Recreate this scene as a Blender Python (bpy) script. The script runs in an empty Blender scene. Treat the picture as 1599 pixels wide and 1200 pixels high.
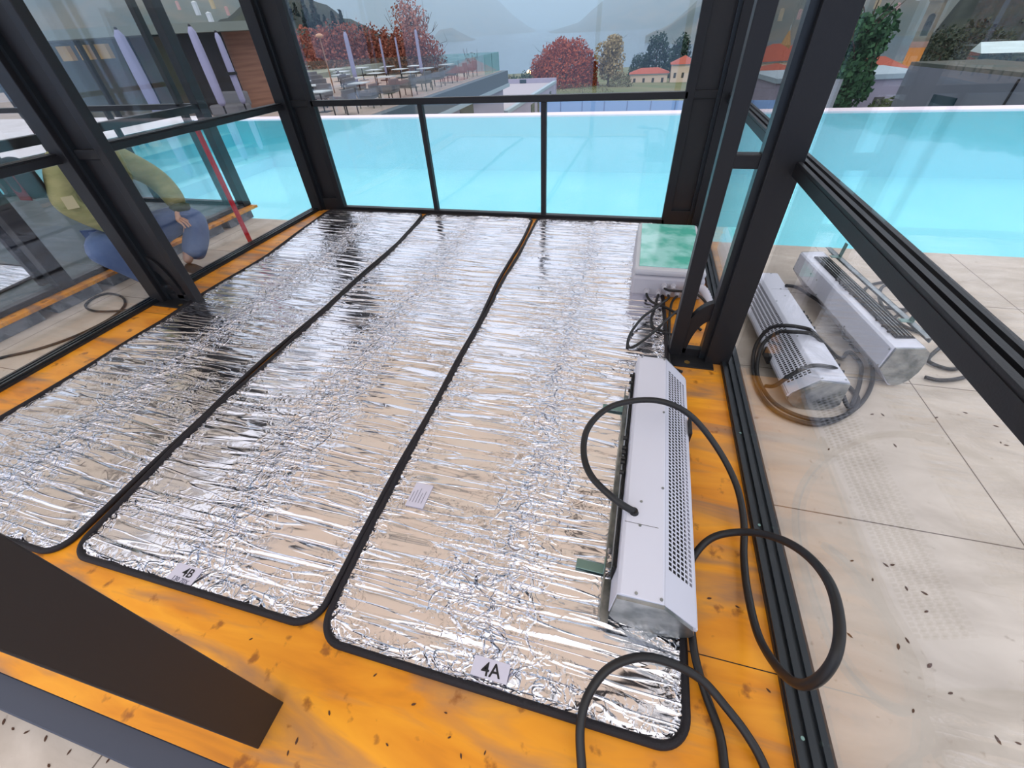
import bpy, bmesh, math, random
from mathutils import Vector, Matrix, noise
random.seed(7)
R = math.radians
sc = bpy.context.scene
COL = sc.collection

# ------------------------------------------------------------------ camera
YAW, PITCH, ROLL = R(-17.057), R(40.914), R(-3.598)
fw = Vector((math.sin(YAW)*math.cos(PITCH), math.cos(YAW)*math.cos(PITCH), -math.sin(PITCH)))
rt = Vector((math.cos(YAW), -math.sin(YAW), 0)); up = rt.cross(fw)
r2 = rt*math.cos(ROLL) + up*math.sin(ROLL); u2 = -rt*math.sin(ROLL) + up*math.cos(ROLL)
cd = bpy.data.cameras.new('camera'); cam = bpy.data.objects.new('camera', cd); COL.objects.link(cam)
M = Matrix((r2, u2, -fw)).transposed().to_4x4(); M.translation = Vector((0, 0, 1.5)); cam.matrix_world = M
cd.sensor_width = 36; cd.lens = 641.1*36/1599; cd.clip_start = .02; cd.clip_end = 20000
sc.camera = cam

# ------------------------------------------------------------------ overcast sky and exposure
sc.view_settings.view_transform = 'Standard'; sc.view_settings.look = 'None'
sc.view_settings.gamma = 1; sc.view_settings.use_curve_mapping = False
sc.view_settings.exposure = 0.0
sc.cycles.volume_bounces = 2
w = bpy.data.worlds.new('overcast_sky'); sc.world = w; w.use_nodes = True
nt = w.node_tree; N = nt.nodes; Lk = nt.links
bg = N['Background']
tc = N.new('ShaderNodeTexCoord'); sx = N.new('ShaderNodeSeparateXYZ'); rp = N.new('ShaderNodeValToRGB')
Lk.new(tc.outputs['Generated'], sx.inputs[0]); Lk.new(sx.outputs['Z'], rp.inputs[0]); Lk.new(rp.outputs[0], bg.inputs[0])
e = rp.color_ramp.elements
e[0].position = 0.0; e[0].color = (.33, .50, .82, 1)
e[1].position = 1.0; e[1].color = (.97, .95, .94, 1)
k = e.new(.1); k.color = (.60, .71, .95, 1)
k = e.new(.27); k.color = (1.0, 1.0, 1.12, 1)
bg.inputs[1].default_value = 1.35
sd = bpy.data.lights.new('veiled_sun', 'SUN'); so = bpy.data.objects.new('veiled_sun', sd); COL.objects.link(so)
sd.energy = .5; sd.angle = R(60); sd.color = (1, .97, .93); so.rotation_euler = (R(35), R(12), 0)

# ------------------------------------------------------------------ materials
def lin(c):
    return tuple(((x/255)/12.92 if x/255 <= .04045 else ((x/255+.055)/1.055)**2.4) for x in c)
def mat(name, rgb, rough=.6, metal=0, rgb2=None, nscale=8, ndetail=4, bump=0, bscale=40, stretch=(1, 1, 1), coat=0, ramp=(.35, .7), spec=.5):
    m = bpy.data.materials.new(name); m.use_nodes = True
    t = m.node_tree; b = t.nodes['Principled BSDF']
    b.inputs['Roughness'].default_value = rough; b.inputs['Metallic'].default_value = metal
    b.inputs['Base Color'].default_value = (*lin(rgb), 1); b.inputs['Coat Weight'].default_value = coat
    b.inputs['Specular IOR Level'].default_value = spec
    if rgb2 or bump:
        c = t.nodes.new('ShaderNodeTexCoord'); mp = t.nodes.new('ShaderNodeMapping'); mp.inputs['Scale'].default_value = stretch
        t.links.new(c.outputs['Object'], mp.inputs[0])
    if rgb2:
        n = t.nodes.new('ShaderNodeTexNoise'); n.inputs['Scale'].default_value = nscale; n.inputs['Detail'].default_value = ndetail
        r = t.nodes.new('ShaderNodeValToRGB'); r.color_ramp.elements[0].position = ramp[0]; r.color_ramp.elements[1].position = ramp[1]
        r.color_ramp.elements[0].color = (*lin(rgb), 1); r.color_ramp.elements[1].color = (*lin(rgb2), 1)
        t.links.new(mp.outputs[0], n.inputs[0]); t.links.new(n.outputs[0], r.inputs[0]); t.links.new(r.outputs[0], b.inputs['Base Color'])
    if bump:
        n = t.nodes.new('ShaderNodeTexNoise'); n.inputs['Scale'].default_value = bscale; n.inputs['Detail'].default_value = 5
        bp = t.nodes.new('ShaderNodeBump'); bp.inputs['Strength'].default_value = bump; bp.inputs['Distance'].default_value = .01
        t.links.new(mp.outputs[0], n.inputs[0]); t.links.new(n.outputs[0], bp.inputs['Height']); t.links.new(bp.outputs[0], b.inputs['Normal'])
    return m
def glass(name, tint, f0=.05, grain=0):
    m = bpy.data.materials.new(name); m.use_nodes = True; t = m.node_tree
    t.nodes.remove(t.nodes['Principled BSDF']); out = t.nodes['Material Output']
    g = t.nodes.new('ShaderNodeNewGeometry'); d = t.nodes.new('ShaderNodeVectorMath'); d.operation = 'DOT_PRODUCT'
    t.links.new(g.outputs['Incoming'], d.inputs[0]); t.links.new(g.outputs['Normal'], d.inputs[1])
    def mth(op, a, b=None):
        n = t.nodes.new('ShaderNodeMath'); n.operation = op
        for i, v in enumerate((a, b)):
            if v is None: continue
            if isinstance(v, (int, float)): n.inputs[i].default_value = v
            else: t.links.new(v, n.inputs[i])
        return n.outputs[0]
    c = mth('ABSOLUTE', d.outputs['Value']); c = mth('SUBTRACT', 1.0, c); c = mth('POWER', c, 5.0)
    c = mth('MULTIPLY', c, 1-f0); c = mth('ADD', c, f0)
    tr = t.nodes.new('ShaderNodeBsdfTransparent'); tr.inputs[0].default_value = (*tint, 1)
    gl = t.nodes.new('ShaderNodeBsdfGlossy'); gl.inputs['Roughness'].default_value = .01 if not grain else .03
    if grain:
        tcn = t.nodes.new('ShaderNodeTexCoord'); n = t.nodes.new('ShaderNodeTexNoise'); n.inputs['Scale'].default_value = 1.6; n.inputs['Detail'].default_value = 3
        bp = t.nodes.new('ShaderNodeBump'); bp.inputs['Strength'].default_value = grain; bp.inputs['Distance'].default_value = .02
        t.links.new(tcn.outputs['Object'], n.inputs[0]); t.links.new(n.outputs[0], bp.inputs['Height']); t.links.new(bp.outputs[0], gl.inputs['Normal'])
    mx = t.nodes.new('ShaderNodeMixShader'); t.links.new(c, mx.inputs[0]); t.links.new(tr.outputs[0], mx.inputs[1]); t.links.new(gl.outputs[0], mx.inputs[2])
    t.links.new(mx.outputs[0], out.inputs[0]); return m

STEEL = mat('dark_steel', (31, 32, 36), .42, 0, bump=.05, bscale=200, spec=.35)
STEEL_D = mat('black_infill', (24, 24, 28), .5)
TRACK = mat('dark_aluminium', (38, 44, 50), .35, .3)
PANE = glass('clear_glass', (.972, .984, .988), .05)
GREENGLASS = glass('green_glass', (.80, .93, .90), .05)
WATER = glass('pool_water', (.82, .985, .995), .03, .03)
GALV = mat('galvanised_steel', (165, 170, 172), .32, .85, rgb2=(120, 128, 130), nscale=14, ramp=(.4, .62))
WHITE = mat('white_powder_coat', (216, 219, 234), .38, 0, bump=.02, bscale=400)
RUBBER = mat('black_rubber', (22, 22, 25), .45)
PIPING = mat('black_binding_tape', (20, 16, 24), .7, bump=.3, bscale=300)
DARK = mat('dark_void', (14, 14, 18), .8)
ZINC = mat('zinc_bracket', (120, 150, 145), .35, .6)
BOXG = mat('light_grey_plastic', (190, 190, 200), .45)

def foil_mat():
    m = bpy.data.materials.new('crumpled_aluminium_foil'); m.use_nodes = True; t = m.node_tree; b = t.nodes['Principled BSDF']
    b.inputs['Base Color'].default_value = (.79, .78, .835, 1); b.inputs['Metallic'].default_value = 1; b.inputs['Roughness'].default_value = .13
    c = t.nodes.new('ShaderNodeTexCoord')
    def mp(s):
        n = t.nodes.new('ShaderNodeMapping'); n.inputs['Scale'].default_value = s; t.links.new(c.outputs['Object'], n.inputs[0]); return n.outputs[0]
    def noi(sv, det=2, dist=0.0, off=0):
        n = t.nodes.new('ShaderNodeTexNoise'); n.inputs['Scale'].default_value = 1; n.inputs['Detail'].default_value = det; n.inputs['Distortion'].default_value = dist
        t.links.new(mp(sv), n.inputs[0]); return n.outputs[0]
    def crease(src, wid):      # thin sharp folds where the noise crosses its middle value
        a = t.nodes.new('ShaderNodeMath'); a.operation = 'SUBTRACT'; a.inputs[1].default_value = .5; t.links.new(src, a.inputs[0])
        q = t.nodes.new('ShaderNodeMath'); q.operation = 'ABSOLUTE'; t.links.new(a.outputs[0], q.inputs[0])
        r = t.nodes.new('ShaderNodeMapRange'); r.inputs['From Min'].default_value = 0; r.inputs['From Max'].default_value = wid; r.inputs['To Min'].default_value = 1; r.inputs['To Max'].default_value = 0
        t.links.new(q.outputs[0], r.inputs['Value']); return r.outputs[0]
    at = t.nodes.new('ShaderNodeAttribute'); at.attribute_name = 'crumple'
    def scaled(k0, k1):
        q = t.nodes.new('ShaderNodeMath'); q.operation = 'MULTIPLY_ADD'; t.links.new(at.outputs['Fac'], q.inputs[0]); q.inputs[1].default_value = k1; q.inputs[2].default_value = k0; return q.outputs[0]
    prev = None
    for src, dist, k0, k1 in ((noi((1.6, 11, 2), 2, .4), .022, .55, .1), (crease(noi((1.7, 22, 3), 1, .3), .035), .004, .55, .3), (crease(noi((7, 11, 9), 1, .9), .05), .006, .05, .95),
                          (crease(noi((24, 26, 26), 1, 1.0), .09), .003, .0, .9), (noi((40, 60, 60), 2), .002, .05, .5)):
        bp = t.nodes.new('ShaderNodeBump'); bp.inputs['Distance'].default_value = dist; t.links.new(scaled(k0, k1), bp.inputs['Strength']); t.links.new(src, bp.inputs['Height'])
        if prev: t.links.new(prev.outputs[0], bp.inputs['Normal'])
        prev = bp
    t.links.new(prev.outputs[0], b.inputs['Normal'])
    return m
FOIL = foil_mat()

def ply_mat():
    m = bpy.data.materials.new('orange_film_faced_plywood'); m.use_nodes = True; t = m.node_tree; b = t.nodes['Principled BSDF']
    b.inputs['Roughness'].default_value = .38; b.inputs['Specular IOR Level'].default_value = .4
    c = t.nodes.new('ShaderNodeTexCoord')
    def noi(s, sc_, det=4, dist=0):
        mpn = t.nodes.new('ShaderNodeMapping'); mpn.inputs['Scale'].default_value = s; t.links.new(c.outputs['Object'], mpn.inputs[0])
        n = t.nodes.new('ShaderNodeTexNoise'); n.inputs['Scale'].default_value = sc_; n.inputs['Detail'].default_value = det; n.inputs['Distortion'].default_value = dist
        t.links.new(mpn.outputs[0], n.inputs[0]); return n.outputs[0]
    def rmp(src, stops):
        r = t.nodes.new('ShaderNodeValToRGB'); t.links.new(src, r.inputs[0]); el = r.color_ramp.elements
        el[0].position, el[0].color = stops[0][0], (*lin(stops[0][1]), 1); el[1].position, el[1].color = stops[-1][0], (*lin(stops[-1][1]), 1)
        for p, cc in stops[1:-1]:
            k = el.new(p); k.color = (*lin(cc), 1)
        return r.outputs[0]
    base = rmp(noi((1, 5, 1), 1.6, 5, .6), [(.25, (176, 104, 34)), (.42, (224, 142, 30)), (.6, (242, 164, 40)), (.8, (236, 150, 28))])
    dirt = rmp(noi((1.2, 7, 1), 1.1, 6, 1.0), [(.49, (0, 0, 0)), (.66, (255, 255, 255))])
    mx = t.nodes.new('ShaderNodeMixRGB'); t.links.new(dirt, mx.inputs[0]); t.links.new(base, mx.inputs[1]); mx.inputs[2].default_value = (*lin((168, 122, 84)), 1)
    spots = rmp(noi((1, 1, 1), 14, 6), [(.62, (0, 0, 0)), (.70, (230, 230, 230))])
    m2 = t.nodes.new('ShaderNodeMixRGB'); t.links.new(spots, m2.inputs[0]); t.links.new(mx.outputs[0], m2.inputs[1]); m2.inputs[2].default_value = (*lin((138, 78, 30)), 1)
    t.links.new(m2.outputs[0], b.inputs['Base Color']); return m
PLY = ply_mat()

def paving_mat(name, c1, c2, joint, x0, y0, size=1.0):
    m = bpy.data.materials.new(name); m.use_nodes = True; t = m.node_tree; b = t.nodes['Principled BSDF']; b.inputs['Roughness'].default_value = .6
    c = t.nodes.new('ShaderNodeTexCoord')
    mp = t.nodes.new('ShaderNodeMapping'); mp.inputs['Location'].default_value = (-x0/size, -y0/size, 0); mp.inputs['Scale'].default_value = (1/size,)*3
    t.links.new(c.outputs['Object'], mp.inputs[0]); s = t.nodes.new('ShaderNodeSeparateXYZ'); t.links.new(mp.outputs[0], s.inputs[0])
    def mth(op, a, b_=None):
        n = t.nodes.new('ShaderNodeMath'); n.operation = op
        for i, v in enumerate((a, b_)):
            if v is None: continue
            if isinstance(v, (int, float)): n.inputs[i].default_value = v
            else: t.links.new(v, n.inputs[i])
        return n.outputs[0]
    js = []
    for ax in 'XY':
        f = mth('FRACT', s.outputs[ax]); f = mth('SUBTRACT', f, .5); f = mth('ABSOLUTE', f); js.append(mth('GREATER_THAN', f, .4972))
    j = mth('MAXIMUM', js[0], js[1])
    n = t.nodes.new('ShaderNodeTexNoise'); n.inputs['Scale'].default_value = 2.2; n.inputs['Detail'].default_value = 8; n.inputs['Roughness'].default_value = .6; n.inputs['Distortion'].default_value = .7
    mp2 = t.nodes.new('ShaderNodeMapping'); mp2.inputs['Scale'].default_value = (1, 2.4, 1); t.links.new(c.outputs['Object'], mp2.inputs[0]); t.links.new(mp2.outputs[0], n.inputs[0])
    r = t.nodes.new('ShaderNodeValToRGB'); r.color_ramp.elements[0].position = .3; r.color_ramp.elements[1].position = .7
    r.color_ramp.elements[0].color = (*lin(c1), 1); r.color_ramp.elements[1].color = (*lin(c2), 1); t.links.new(n.outputs[0], r.inputs[0])
    n2 = t.nodes.new('ShaderNodeTexNoise'); n2.inputs['Scale'].default_value = 26; n2.inputs['Detail'].default_value = 4; t.links.new(c.outputs['Object'], n2.inputs[0])
    r3 = t.nodes.new('ShaderNodeValToRGB'); r3.color_ramp.elements[0].position = .66; r3.color_ramp.elements[1].position = .8; t.links.new(n2.outputs[0], r3.inputs[0])
    m0 = t.nodes.new('ShaderNodeMixRGB'); t.links.new(r3.outputs[0], m0.inputs[0]); t.links.new(r.outputs[0], m0.inputs[1]); m0.inputs[2].default_value = (*lin((150, 134, 118)), 1)
    mx = t.nodes.new('ShaderNodeMixRGB'); t.links.new(j, mx.inputs[0]); t.links.new(m0.outputs[0], mx.inputs[1]); mx.inputs[2].default_value = (*lin(joint), 1)
    t.links.new(mx.outputs[0], b.inputs['Base Color']); return m
PAVE = paving_mat('travertine_paving', (178, 166, 154), (209, 198, 187), (104, 90, 80), .66, .24)
PAVEW = mat('pale_concrete', (226, 220, 226), .6, rgb2=(208, 202, 206), nscale=1)
TILE = mat('pool_liner', (132, 226, 240), .5, rgb2=(150, 236, 248), nscale=.5)
COPING = mat('white_coping', (240, 226, 236), .5)

def roof_mat():
    m = bpy.data.materials.new('cream_roof_membrane'); m.use_nodes = True; t = m.node_tree; b = t.nodes['Principled BSDF']; out = t.nodes['Material Output']
    b.inputs['Base Color'].default_value = (*lin((240, 228, 214)), 1); b.inputs['Roughness'].default_value = .7
    tr = t.nodes.new('ShaderNodeBsdfTranslucent'); tr.inputs[0].default_value = (*lin((248, 236, 222)), 1)
    mx = t.nodes.new('ShaderNodeMixShader'); mx.inputs[0].default_value = .75; t.links.new(b.outputs[0], mx.inputs[1]); t.links.new(tr.outputs[0], mx.inputs[2])
    t.links.new(mx.outputs[0], out.inputs[0]); return m
ROOF = roof_mat()

# ------------------------------------------------------------------ mesh helpers
class MB:
    def __init__(s): s.v, s.f = [], []
    def add(s, vs, fs):
        o = len(s.v); s.v += [tuple(v) for v in vs]; s.f += [tuple(i+o for i in f) for f in fs]; return s
    def box(s, x0, x1, y0, y1, z0, z1):
        return s.add([(x0,y0,z0),(x1,y0,z0),(x1,y1,z0),(x0,y1,z0),(x0,y0,z1),(x1,y0,z1),(x1,y1,z1),(x0,y1,z1)],
                     [(0,3,2,1),(4,5,6,7),(0,1,5,4),(1,2,6,5),(2,3,7,6),(3,0,4,7)])
    def obox(s, c, size, rot=(0,0,0)):
        from mathutils import Euler
        m = Euler(rot).to_matrix(); c = Vector(c); h = [v/2 for v in size]
        vs = [c + m @ Vector((sx_*h[0], sy*h[1], sz*h[2])) for sx_, sy, sz in ((-1,-1,-1),(1,-1,-1),(1,1,-1),(-1,1,-1),(-1,-1,1),(1,-1,1),(1,1,1),(-1,1,1))]
        return s.add(vs, [(0,3,2,1),(4,5,6,7),(0,1,5,4),(1,2,6,5),(2,3,7,6),(3,0,4,7)])
    def prism(s, poly, fn0, fn1):
        n = len(poly); vs = [fn0(p) for p in poly] + [fn1(p) for p in poly]
        return s.add(vs, [tuple(range(n))[::-1], tuple(range(n, 2*n))] + [(i, (i+1) % n, (i+1) % n+n, i+n) for i in range(n)])
    def prism_y(s, poly, y0, y1): return s.prism(poly, lambda p: (p[0], y0, p[1]), lambda p: (p[0], y1, p[1]))
    def prism_z(s, poly, z0, z1): return s.prism(poly, lambda p: (p[0], p[1], z0), lambda p: (p[0], p[1], z1))
    def cyl(s, p0, p1, r0, r1=None, n=12):
        return s.tube([p0, p1], [r0, r0 if r1 is None else r1], n)
    def tube(s, pts, r, n=10, closed=False):
        pts = [Vector(p) for p in pts]; m = len(pts); rs = r if isinstance(r, (list, tuple)) else [r]*m
        vs, prev = [], None
        for i, p in enumerate(pts):
            if closed: d = pts[(i+1) % m]-pts[i-1]
            else: d = pts[min(i+1, m-1)]-pts[max(i-1, 0)]
            d = d.normalized() if d.length > 1e-9 else Vector((0, 0, 1))
            if prev is None:
                a = Vector((0, 0, 1)) if abs(d.z) < .9 else Vector((1, 0, 0)); x = d.cross(a).normalized()
            else:
                x = prev - d*prev.dot(d); x = x.normalized() if x.length > 1e-6 else d.orthogonal().normalized()
            prev = x; y = d.cross(x)
            vs += [p + (x*math.cos(2*math.pi*k/n) + y*math.sin(2*math.pi*k/n))*rs[i] for k in range(n)]
        fs = []
        for i in range(m if closed else m-1):
            j = (i+1) % m
            fs += [(i*n+k, i*n+(k+1) % n, j*n+(k+1) % n, j*n+k) for k in range(n)]
        if not closed: fs += [tuple(range(n))[::-1], tuple(range((m-1)*n, m*n))]
        return s.add(vs, fs)
    def ball(s, c, r, n=12, m=8):
        rx, ry, rz = r if isinstance(r, (list, tuple)) else (r, r, r)
        vs = [(c[0], c[1], c[2]-rz)]
        for i in range(1, m):
            a = -math.pi/2 + math.pi*i/m
            vs += [(c[0]+rx*math.cos(a)*math.cos(2*math.pi*k/n), c[1]+ry*math.cos(a)*math.sin(2*math.pi*k/n), c[2]+rz*math.sin(a)) for k in range(n)]
        vs.append((c[0], c[1], c[2]+rz)); L = len(vs)-1
        fs = [(0, 1+(k+1) % n, 1+k) for k in range(n)]
        for i in range(m-2):
            fs += [(1+i*n+k, 1+i*n+(k+1) % n, 1+(i+1)*n+(k+1) % n, 1+(i+1)*n+k) for k in range(n)]
        fs += [(L, 1+(m-2)*n+k, 1+(m-2)*n+(k+1) % n) for k in range(n)]
        return s.add(vs, fs)
    def build(s, name, m, parent=None, smooth=False, bevel=0):
        me = bpy.data.meshes.new(name); me.from_pydata(s.v, [], s.f); me.update()
        if not smooth or bevel:
            pass
        if smooth: me.polygons.foreach_set('use_smooth', [True]*len(me.polygons))
        me.materials.append(m); o = bpy.data.objects.new(name, me); COL.objects.link(o)
        if parent: o.parent = parent
        if bevel:
            b = o.modifiers.new('bevel', 'BEVEL'); b.width = bevel; b.segments = 2; b.limit_method = 'ANGLE'
        return o
def tag(o, label=None, cat=None, group=None, kind=None):
    if label: o['label'] = label
    if cat: o['category'] = cat
    if group: o['group'] = group
    if kind: o['kind'] = kind
    return o
def empty(name, loc=(0, 0, 0), rz=0):
    o = bpy.data.objects.new(name, None); COL.objects.link(o); o.location = loc; o.rotation_euler = (0, 0, rz); o.empty_display_size = .1; return o
def copy_tree(o, parent=None):
    c = o.copy(); COL.objects.link(c); c.parent = parent
    for ch in [x for x in bpy.data.objects if x.parent == o]: copy_tree(ch, c)
    return c
def struct(o): o['kind'] = 'structure'; return o
def spline(pts, k=8, closed=False):
    P = [Vector(p) for p in pts]; out = []; n = len(P)
    for i in range(n if closed else n-1):
        p1, p2_ = P[i], P[(i+1) % n]
        p0 = P[i-1] if (i > 0 or closed) else p1; p3 = P[(i+2) % n] if (i+2 < n or closed) else p2_
        for j in range(k):
            t = j/k
            out.append(.5*((2*p1)+(-p0+p2_)*t+(2*p0-5*p1+4*p2_-p3)*t*t+(-p0+3*p1-3*p2_+p3)*t**3))
    if not closed: out.append(P[-1])
    return out
def text_mesh(txt, size, name, m, parent, loc, rz=0, thick=.0006, rot=None):
    cu = bpy.data.curves.new('t', 'FONT'); cu.body = txt; cu.size = size; cu.extrude = thick; cu.align_x = 'CENTER'; cu.align_y = 'CENTER'; cu.offset = size*.012
    tmp = bpy.data.objects.new('t', cu); COL.objects.link(tmp); bpy.context.view_layer.update()
    me = bpy.data.meshes.new_from_object(tmp.evaluated_get(bpy.context.evaluated_depsgraph_get())); bpy.data.objects.remove(tmp)
    me.materials.clear(); me.materials.append(m); o = bpy.data.objects.new(name, me); COL.objects.link(o); o.parent = parent
    o.location = loc; o.rotation_euler = rot or (0, 0, rz); return o
def pol(az, D, z=0):
    return Vector((D*math.sin(R(az)), D*math.cos(R(az)), z))
def zel(el, D): return 1.5 + D*math.tan(R(el))

# ------------------------------------------------------------------ setting: deck, paving, pool
TZ = -.12          # terrace level below the deck
f = MB().box(-3.57, .69, -.06, 4.31, -.022, 0).build('floor', PLY); struct(f)
MB().box(-3.57, .69, .5285, .5315, -.0005, .0006).build('panel_joint', DARK, f)
MB().box(-3.5, -.88, 1.9, 1.903, -.0005, .0006).build('panel_joint', DARK, f)
d = MB()
for y in (0.0, 1.05, 2.1, 3.15, 4.22): d.box(-3.55, .67, y-.04, y+.04, TZ, -.022)
d.build('joist', STEEL_D, f)
tr = struct(MB().box(-3.57, .74, -.135, -.06, -.1, -.035).build('trim_4', mat('grey_strip', (66, 72, 88), .5, .2), bevel=.004))  # grey strip along the front edge, just below deck level
t_ = MB().box(-12.9, 14, -5, 4.16, -.35, TZ).build('terrace_paving', PAVE); struct(t_)
t2 = MB().box(-32, -12.9, -5, 12.2, -.35, TZ).build('side_terrace', PAVEW); struct(t2)
pb = MB()
pb.box(-12.9, 14, 4.16, 11.5, -1.5, -1.35)
pb.box(-12.9, 14, 4.12, 4.16, -1.5, -.135).box(-12.9, 14, 11.46, 11.5, -1.5, -.16).box(-12.94, -12.9, 4.16, 11.5, -1.5, -.13).box(13.9, 14, 4.16, 11.5, -1.5, -.13)
for i in range(3): pb.box(-12.9, -11.6+i*.5, 8.2, 11.46, -1.35, -.45-.3*i)
struct(pb.build('pool_basin', TILE))
struct(MB().add([(-12.9, 4.16, -.14), (14, 4.16, -.14), (14, 11.48, -.14), (-12.9, 11.48, -.14)], [(0, 1, 2, 3)]).build('pool_water', WATER))
struct(MB().box(-12.9, 14, 11.48, 11.86, -1.5, -.115).build('pool_coping', COPING, bevel=.01))

# ------------------------------------------------------------------ the glass pavilion we stand in
H = 2.5
XL, XR, YB = -3.54, .66, 4.25
def grooved_rail_y(mb, x0, x1, y0, y1, z0, z1, n=3, dep=.012):
    w_ = (x1-x0); mb.box(x0, x1, y0, y1, z0, z1-dep)
    for i in range(n):
        a = x0 + w_*(i+.08)/n; b_ = x0 + w_*(i+.62)/n; mb.box(a, b_, y0, y1, z1-dep, z1)
def side_wall(name, x, parent=None, part=False):
    root = parent or struct(empty(name, (0, 0, 0)))
    s = MB(); grooved_rail_y(s, x-.05, x+.05, -.05, 4.25, -.012, .028)
    s.build('floor_track', TRACK, root)
    q = MB(); grooved_rail_y(q, x-.04, x+.05, -.05, 4.25, .988, 1.042); q.build('rail', STEEL, root)
    MB().box(x-.04, x+.04, -.05, 4.25, H-.12, H).build('rail', STEEL, root)
    for (a, b_) in ((-.05, 2.06), (2.15, 4.2)):
        MB().box(x-.005, x+.005, a, b_, .02, .98).build('pane', PANE, root)
        MB().box(x-.005, x+.005, a, b_, 1.04, H-.1).build('pane', PANE, root)
    return root
wl = side_wall('wall_left', XL)
wr = side_wall('wall_right', XR)
scw = MB()
for y in (.38, 1.02, 1.5): scw.cyl((XR-.028, y, .026), (XR-.028, y, .031), .005)
scw.build('screw', ZINC, wr)
MB().box(XR-.05, XR+.05, -.06, -.0, 0, H).build('post', STEEL, wr)
wb = struct(empty('wall_back'))
MB().box(-3.2, .33, YB-.03, YB+.03, -.01, .045).build('sill', STEEL, wb, bevel=.003)
MB().box(-3.2, .33, YB-.03, YB+.03, 1.0, 1.05).build('rail', STEEL, wb, bevel=.003)
MB().box(-3.5, .66, YB-.04, YB+.04, H-.12, H).build('rail', STEEL, wb)
for x in (-2.03, -.85):
    MB().box(x-.024, x+.024, YB-.025, YB+.025, .04, 1.0).build('mullion', STEEL, wb, bevel=.003)
for a, b_ in ((-3.17, -2.054), (-2.006, -.874), (-.826, .305)):
    MB().box(a, b_, YB-.005, YB+.005, .04, 1.0).build('pane', PANE, wb)
MB().box(-3.17, .305, YB-.005, YB+.005, 1.05, H-.1).build('pane', PANE, wb)
def ladder(x_in, x_out, y, parent, infill):
    """pair of steel uprights: the slim inner one and the wide wall one"""
    sg = 1 if x_out > x_in else -1
    a, b_ = sorted((x_in, x_in+sg*.07)); MB().box(a, b_, y-.03, y+.035, 0, H).build('upright', STEEL, parent, bevel=.004)
    a, b_ = sorted((x_out-sg*.125, x_out)); MB().box(a, b_, y-.07, y+.06, 0, H).build('upright', STEEL, parent, bevel=.004)
    a, b_ = sorted((x_out-sg*.155, x_out-sg*.125)); MB().box(a, b_, y-.035, y+.02, 0, H).build('glazing_channel', TRACK, parent)
    xa, xb = sorted((x_in+sg*.06, x_out-sg*.06))
    MB().box(xa, xb, y-.025, y+.03, 1.0, 1.055).build('crossbar', STEEL, parent, bevel=.004)
    MB().box(xa, xb, y-.025, y+.03, 2.1, 2.15).build('crossbar', STEEL, parent, bevel=.004)
    if infill:
        MB().box(xa, xb, y+.0, y+.03, .12, H).build('infill_panel', STEEL_D, parent)
        MB().box(xa, xb, y-.03, y+.035, .0, .13).build('kick_plate', STEEL, parent, bevel=.004)
    else:
        bp_ = MB().box(min(x_in-sg*.02, x_out-sg*.08), max(x_in-sg*.02, x_out-sg*.08), y-.13, y+.05, 0, .008)
        bp_.build('base_plate', STEEL, parent, bevel=.002)
        MB().cyl((x_in+sg*.1, y-.09, .008), (x_in+sg*.1, y-.09, .011), .016, n=6).build('anchor_bolt', mat('brass_bolt', (150, 118, 60), .4, .8), parent)
        # curved brace between the uprights at the foot
        xc = x_out-sg*.13
        pts = [(xc-sg*.165*math.cos(i/12*math.pi/2), .02+.34*math.sin(i/12*math.pi/2)) for i in range(13)]
        out = [(xc-sg*.10*math.cos(i/12*math.pi/2), .02+.235*math.sin(i/12*math.pi/2)) for i in range(13)]
        MB().prism_y(pts+out[::-1], y-.02, y+.02).build('brace', STEEL, parent, bevel=.002)
        MB().box(min(x_in+sg*.05, x_out-sg*.09), max(x_in+sg*.05, x_out-sg*.09), y-.02, y+.02, 0, .055).build('foot_bar', STEEL, parent, bevel=.002)
for i, y in enumerate((2.12,)):
    p = struct(empty('trim_2')); ladder(.33, .65, y, p, False)
    p = struct(empty('trim_3')); ladder(-3.15, -3.56, y, p, False); MB().box(-3.46, -3.2, y-.0, y+.03, .12, H).build('infill_panel', STEEL_D, p)
ladder(.305, .70, YB, wb, True); ladder(-3.17, -3.58, YB, wb, True)
dp = struct(MB().box(-.87, -.81, -.008, .102, 0, H).build('trim_1', mat('brown_black_post', (38, 32, 31), .55), bevel=.003))
cl = struct(empty('ceiling'))
for a, b_ in ((.02, 2.05), (2.19, 4.19)):
    for i in range(3):
        x0 = XL+.05+i*1.35; MB().box(x0+.03, x0+1.31, a, b_, H-.03, H-.02).build('roof_panel', ROOF, cl)
for y in (-.02, 2.12, 4.25): MB().box(XL, XR, y-.06, y+.06, H-.0, H+.12).build('roof_beam', STEEL, cl)
for x in (XL+1.38, XL+2.73): MB().box(x-.03, x+.03, 0, 4.25, H-.05, H+.05).build('roof_beam', STEEL, cl)

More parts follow.
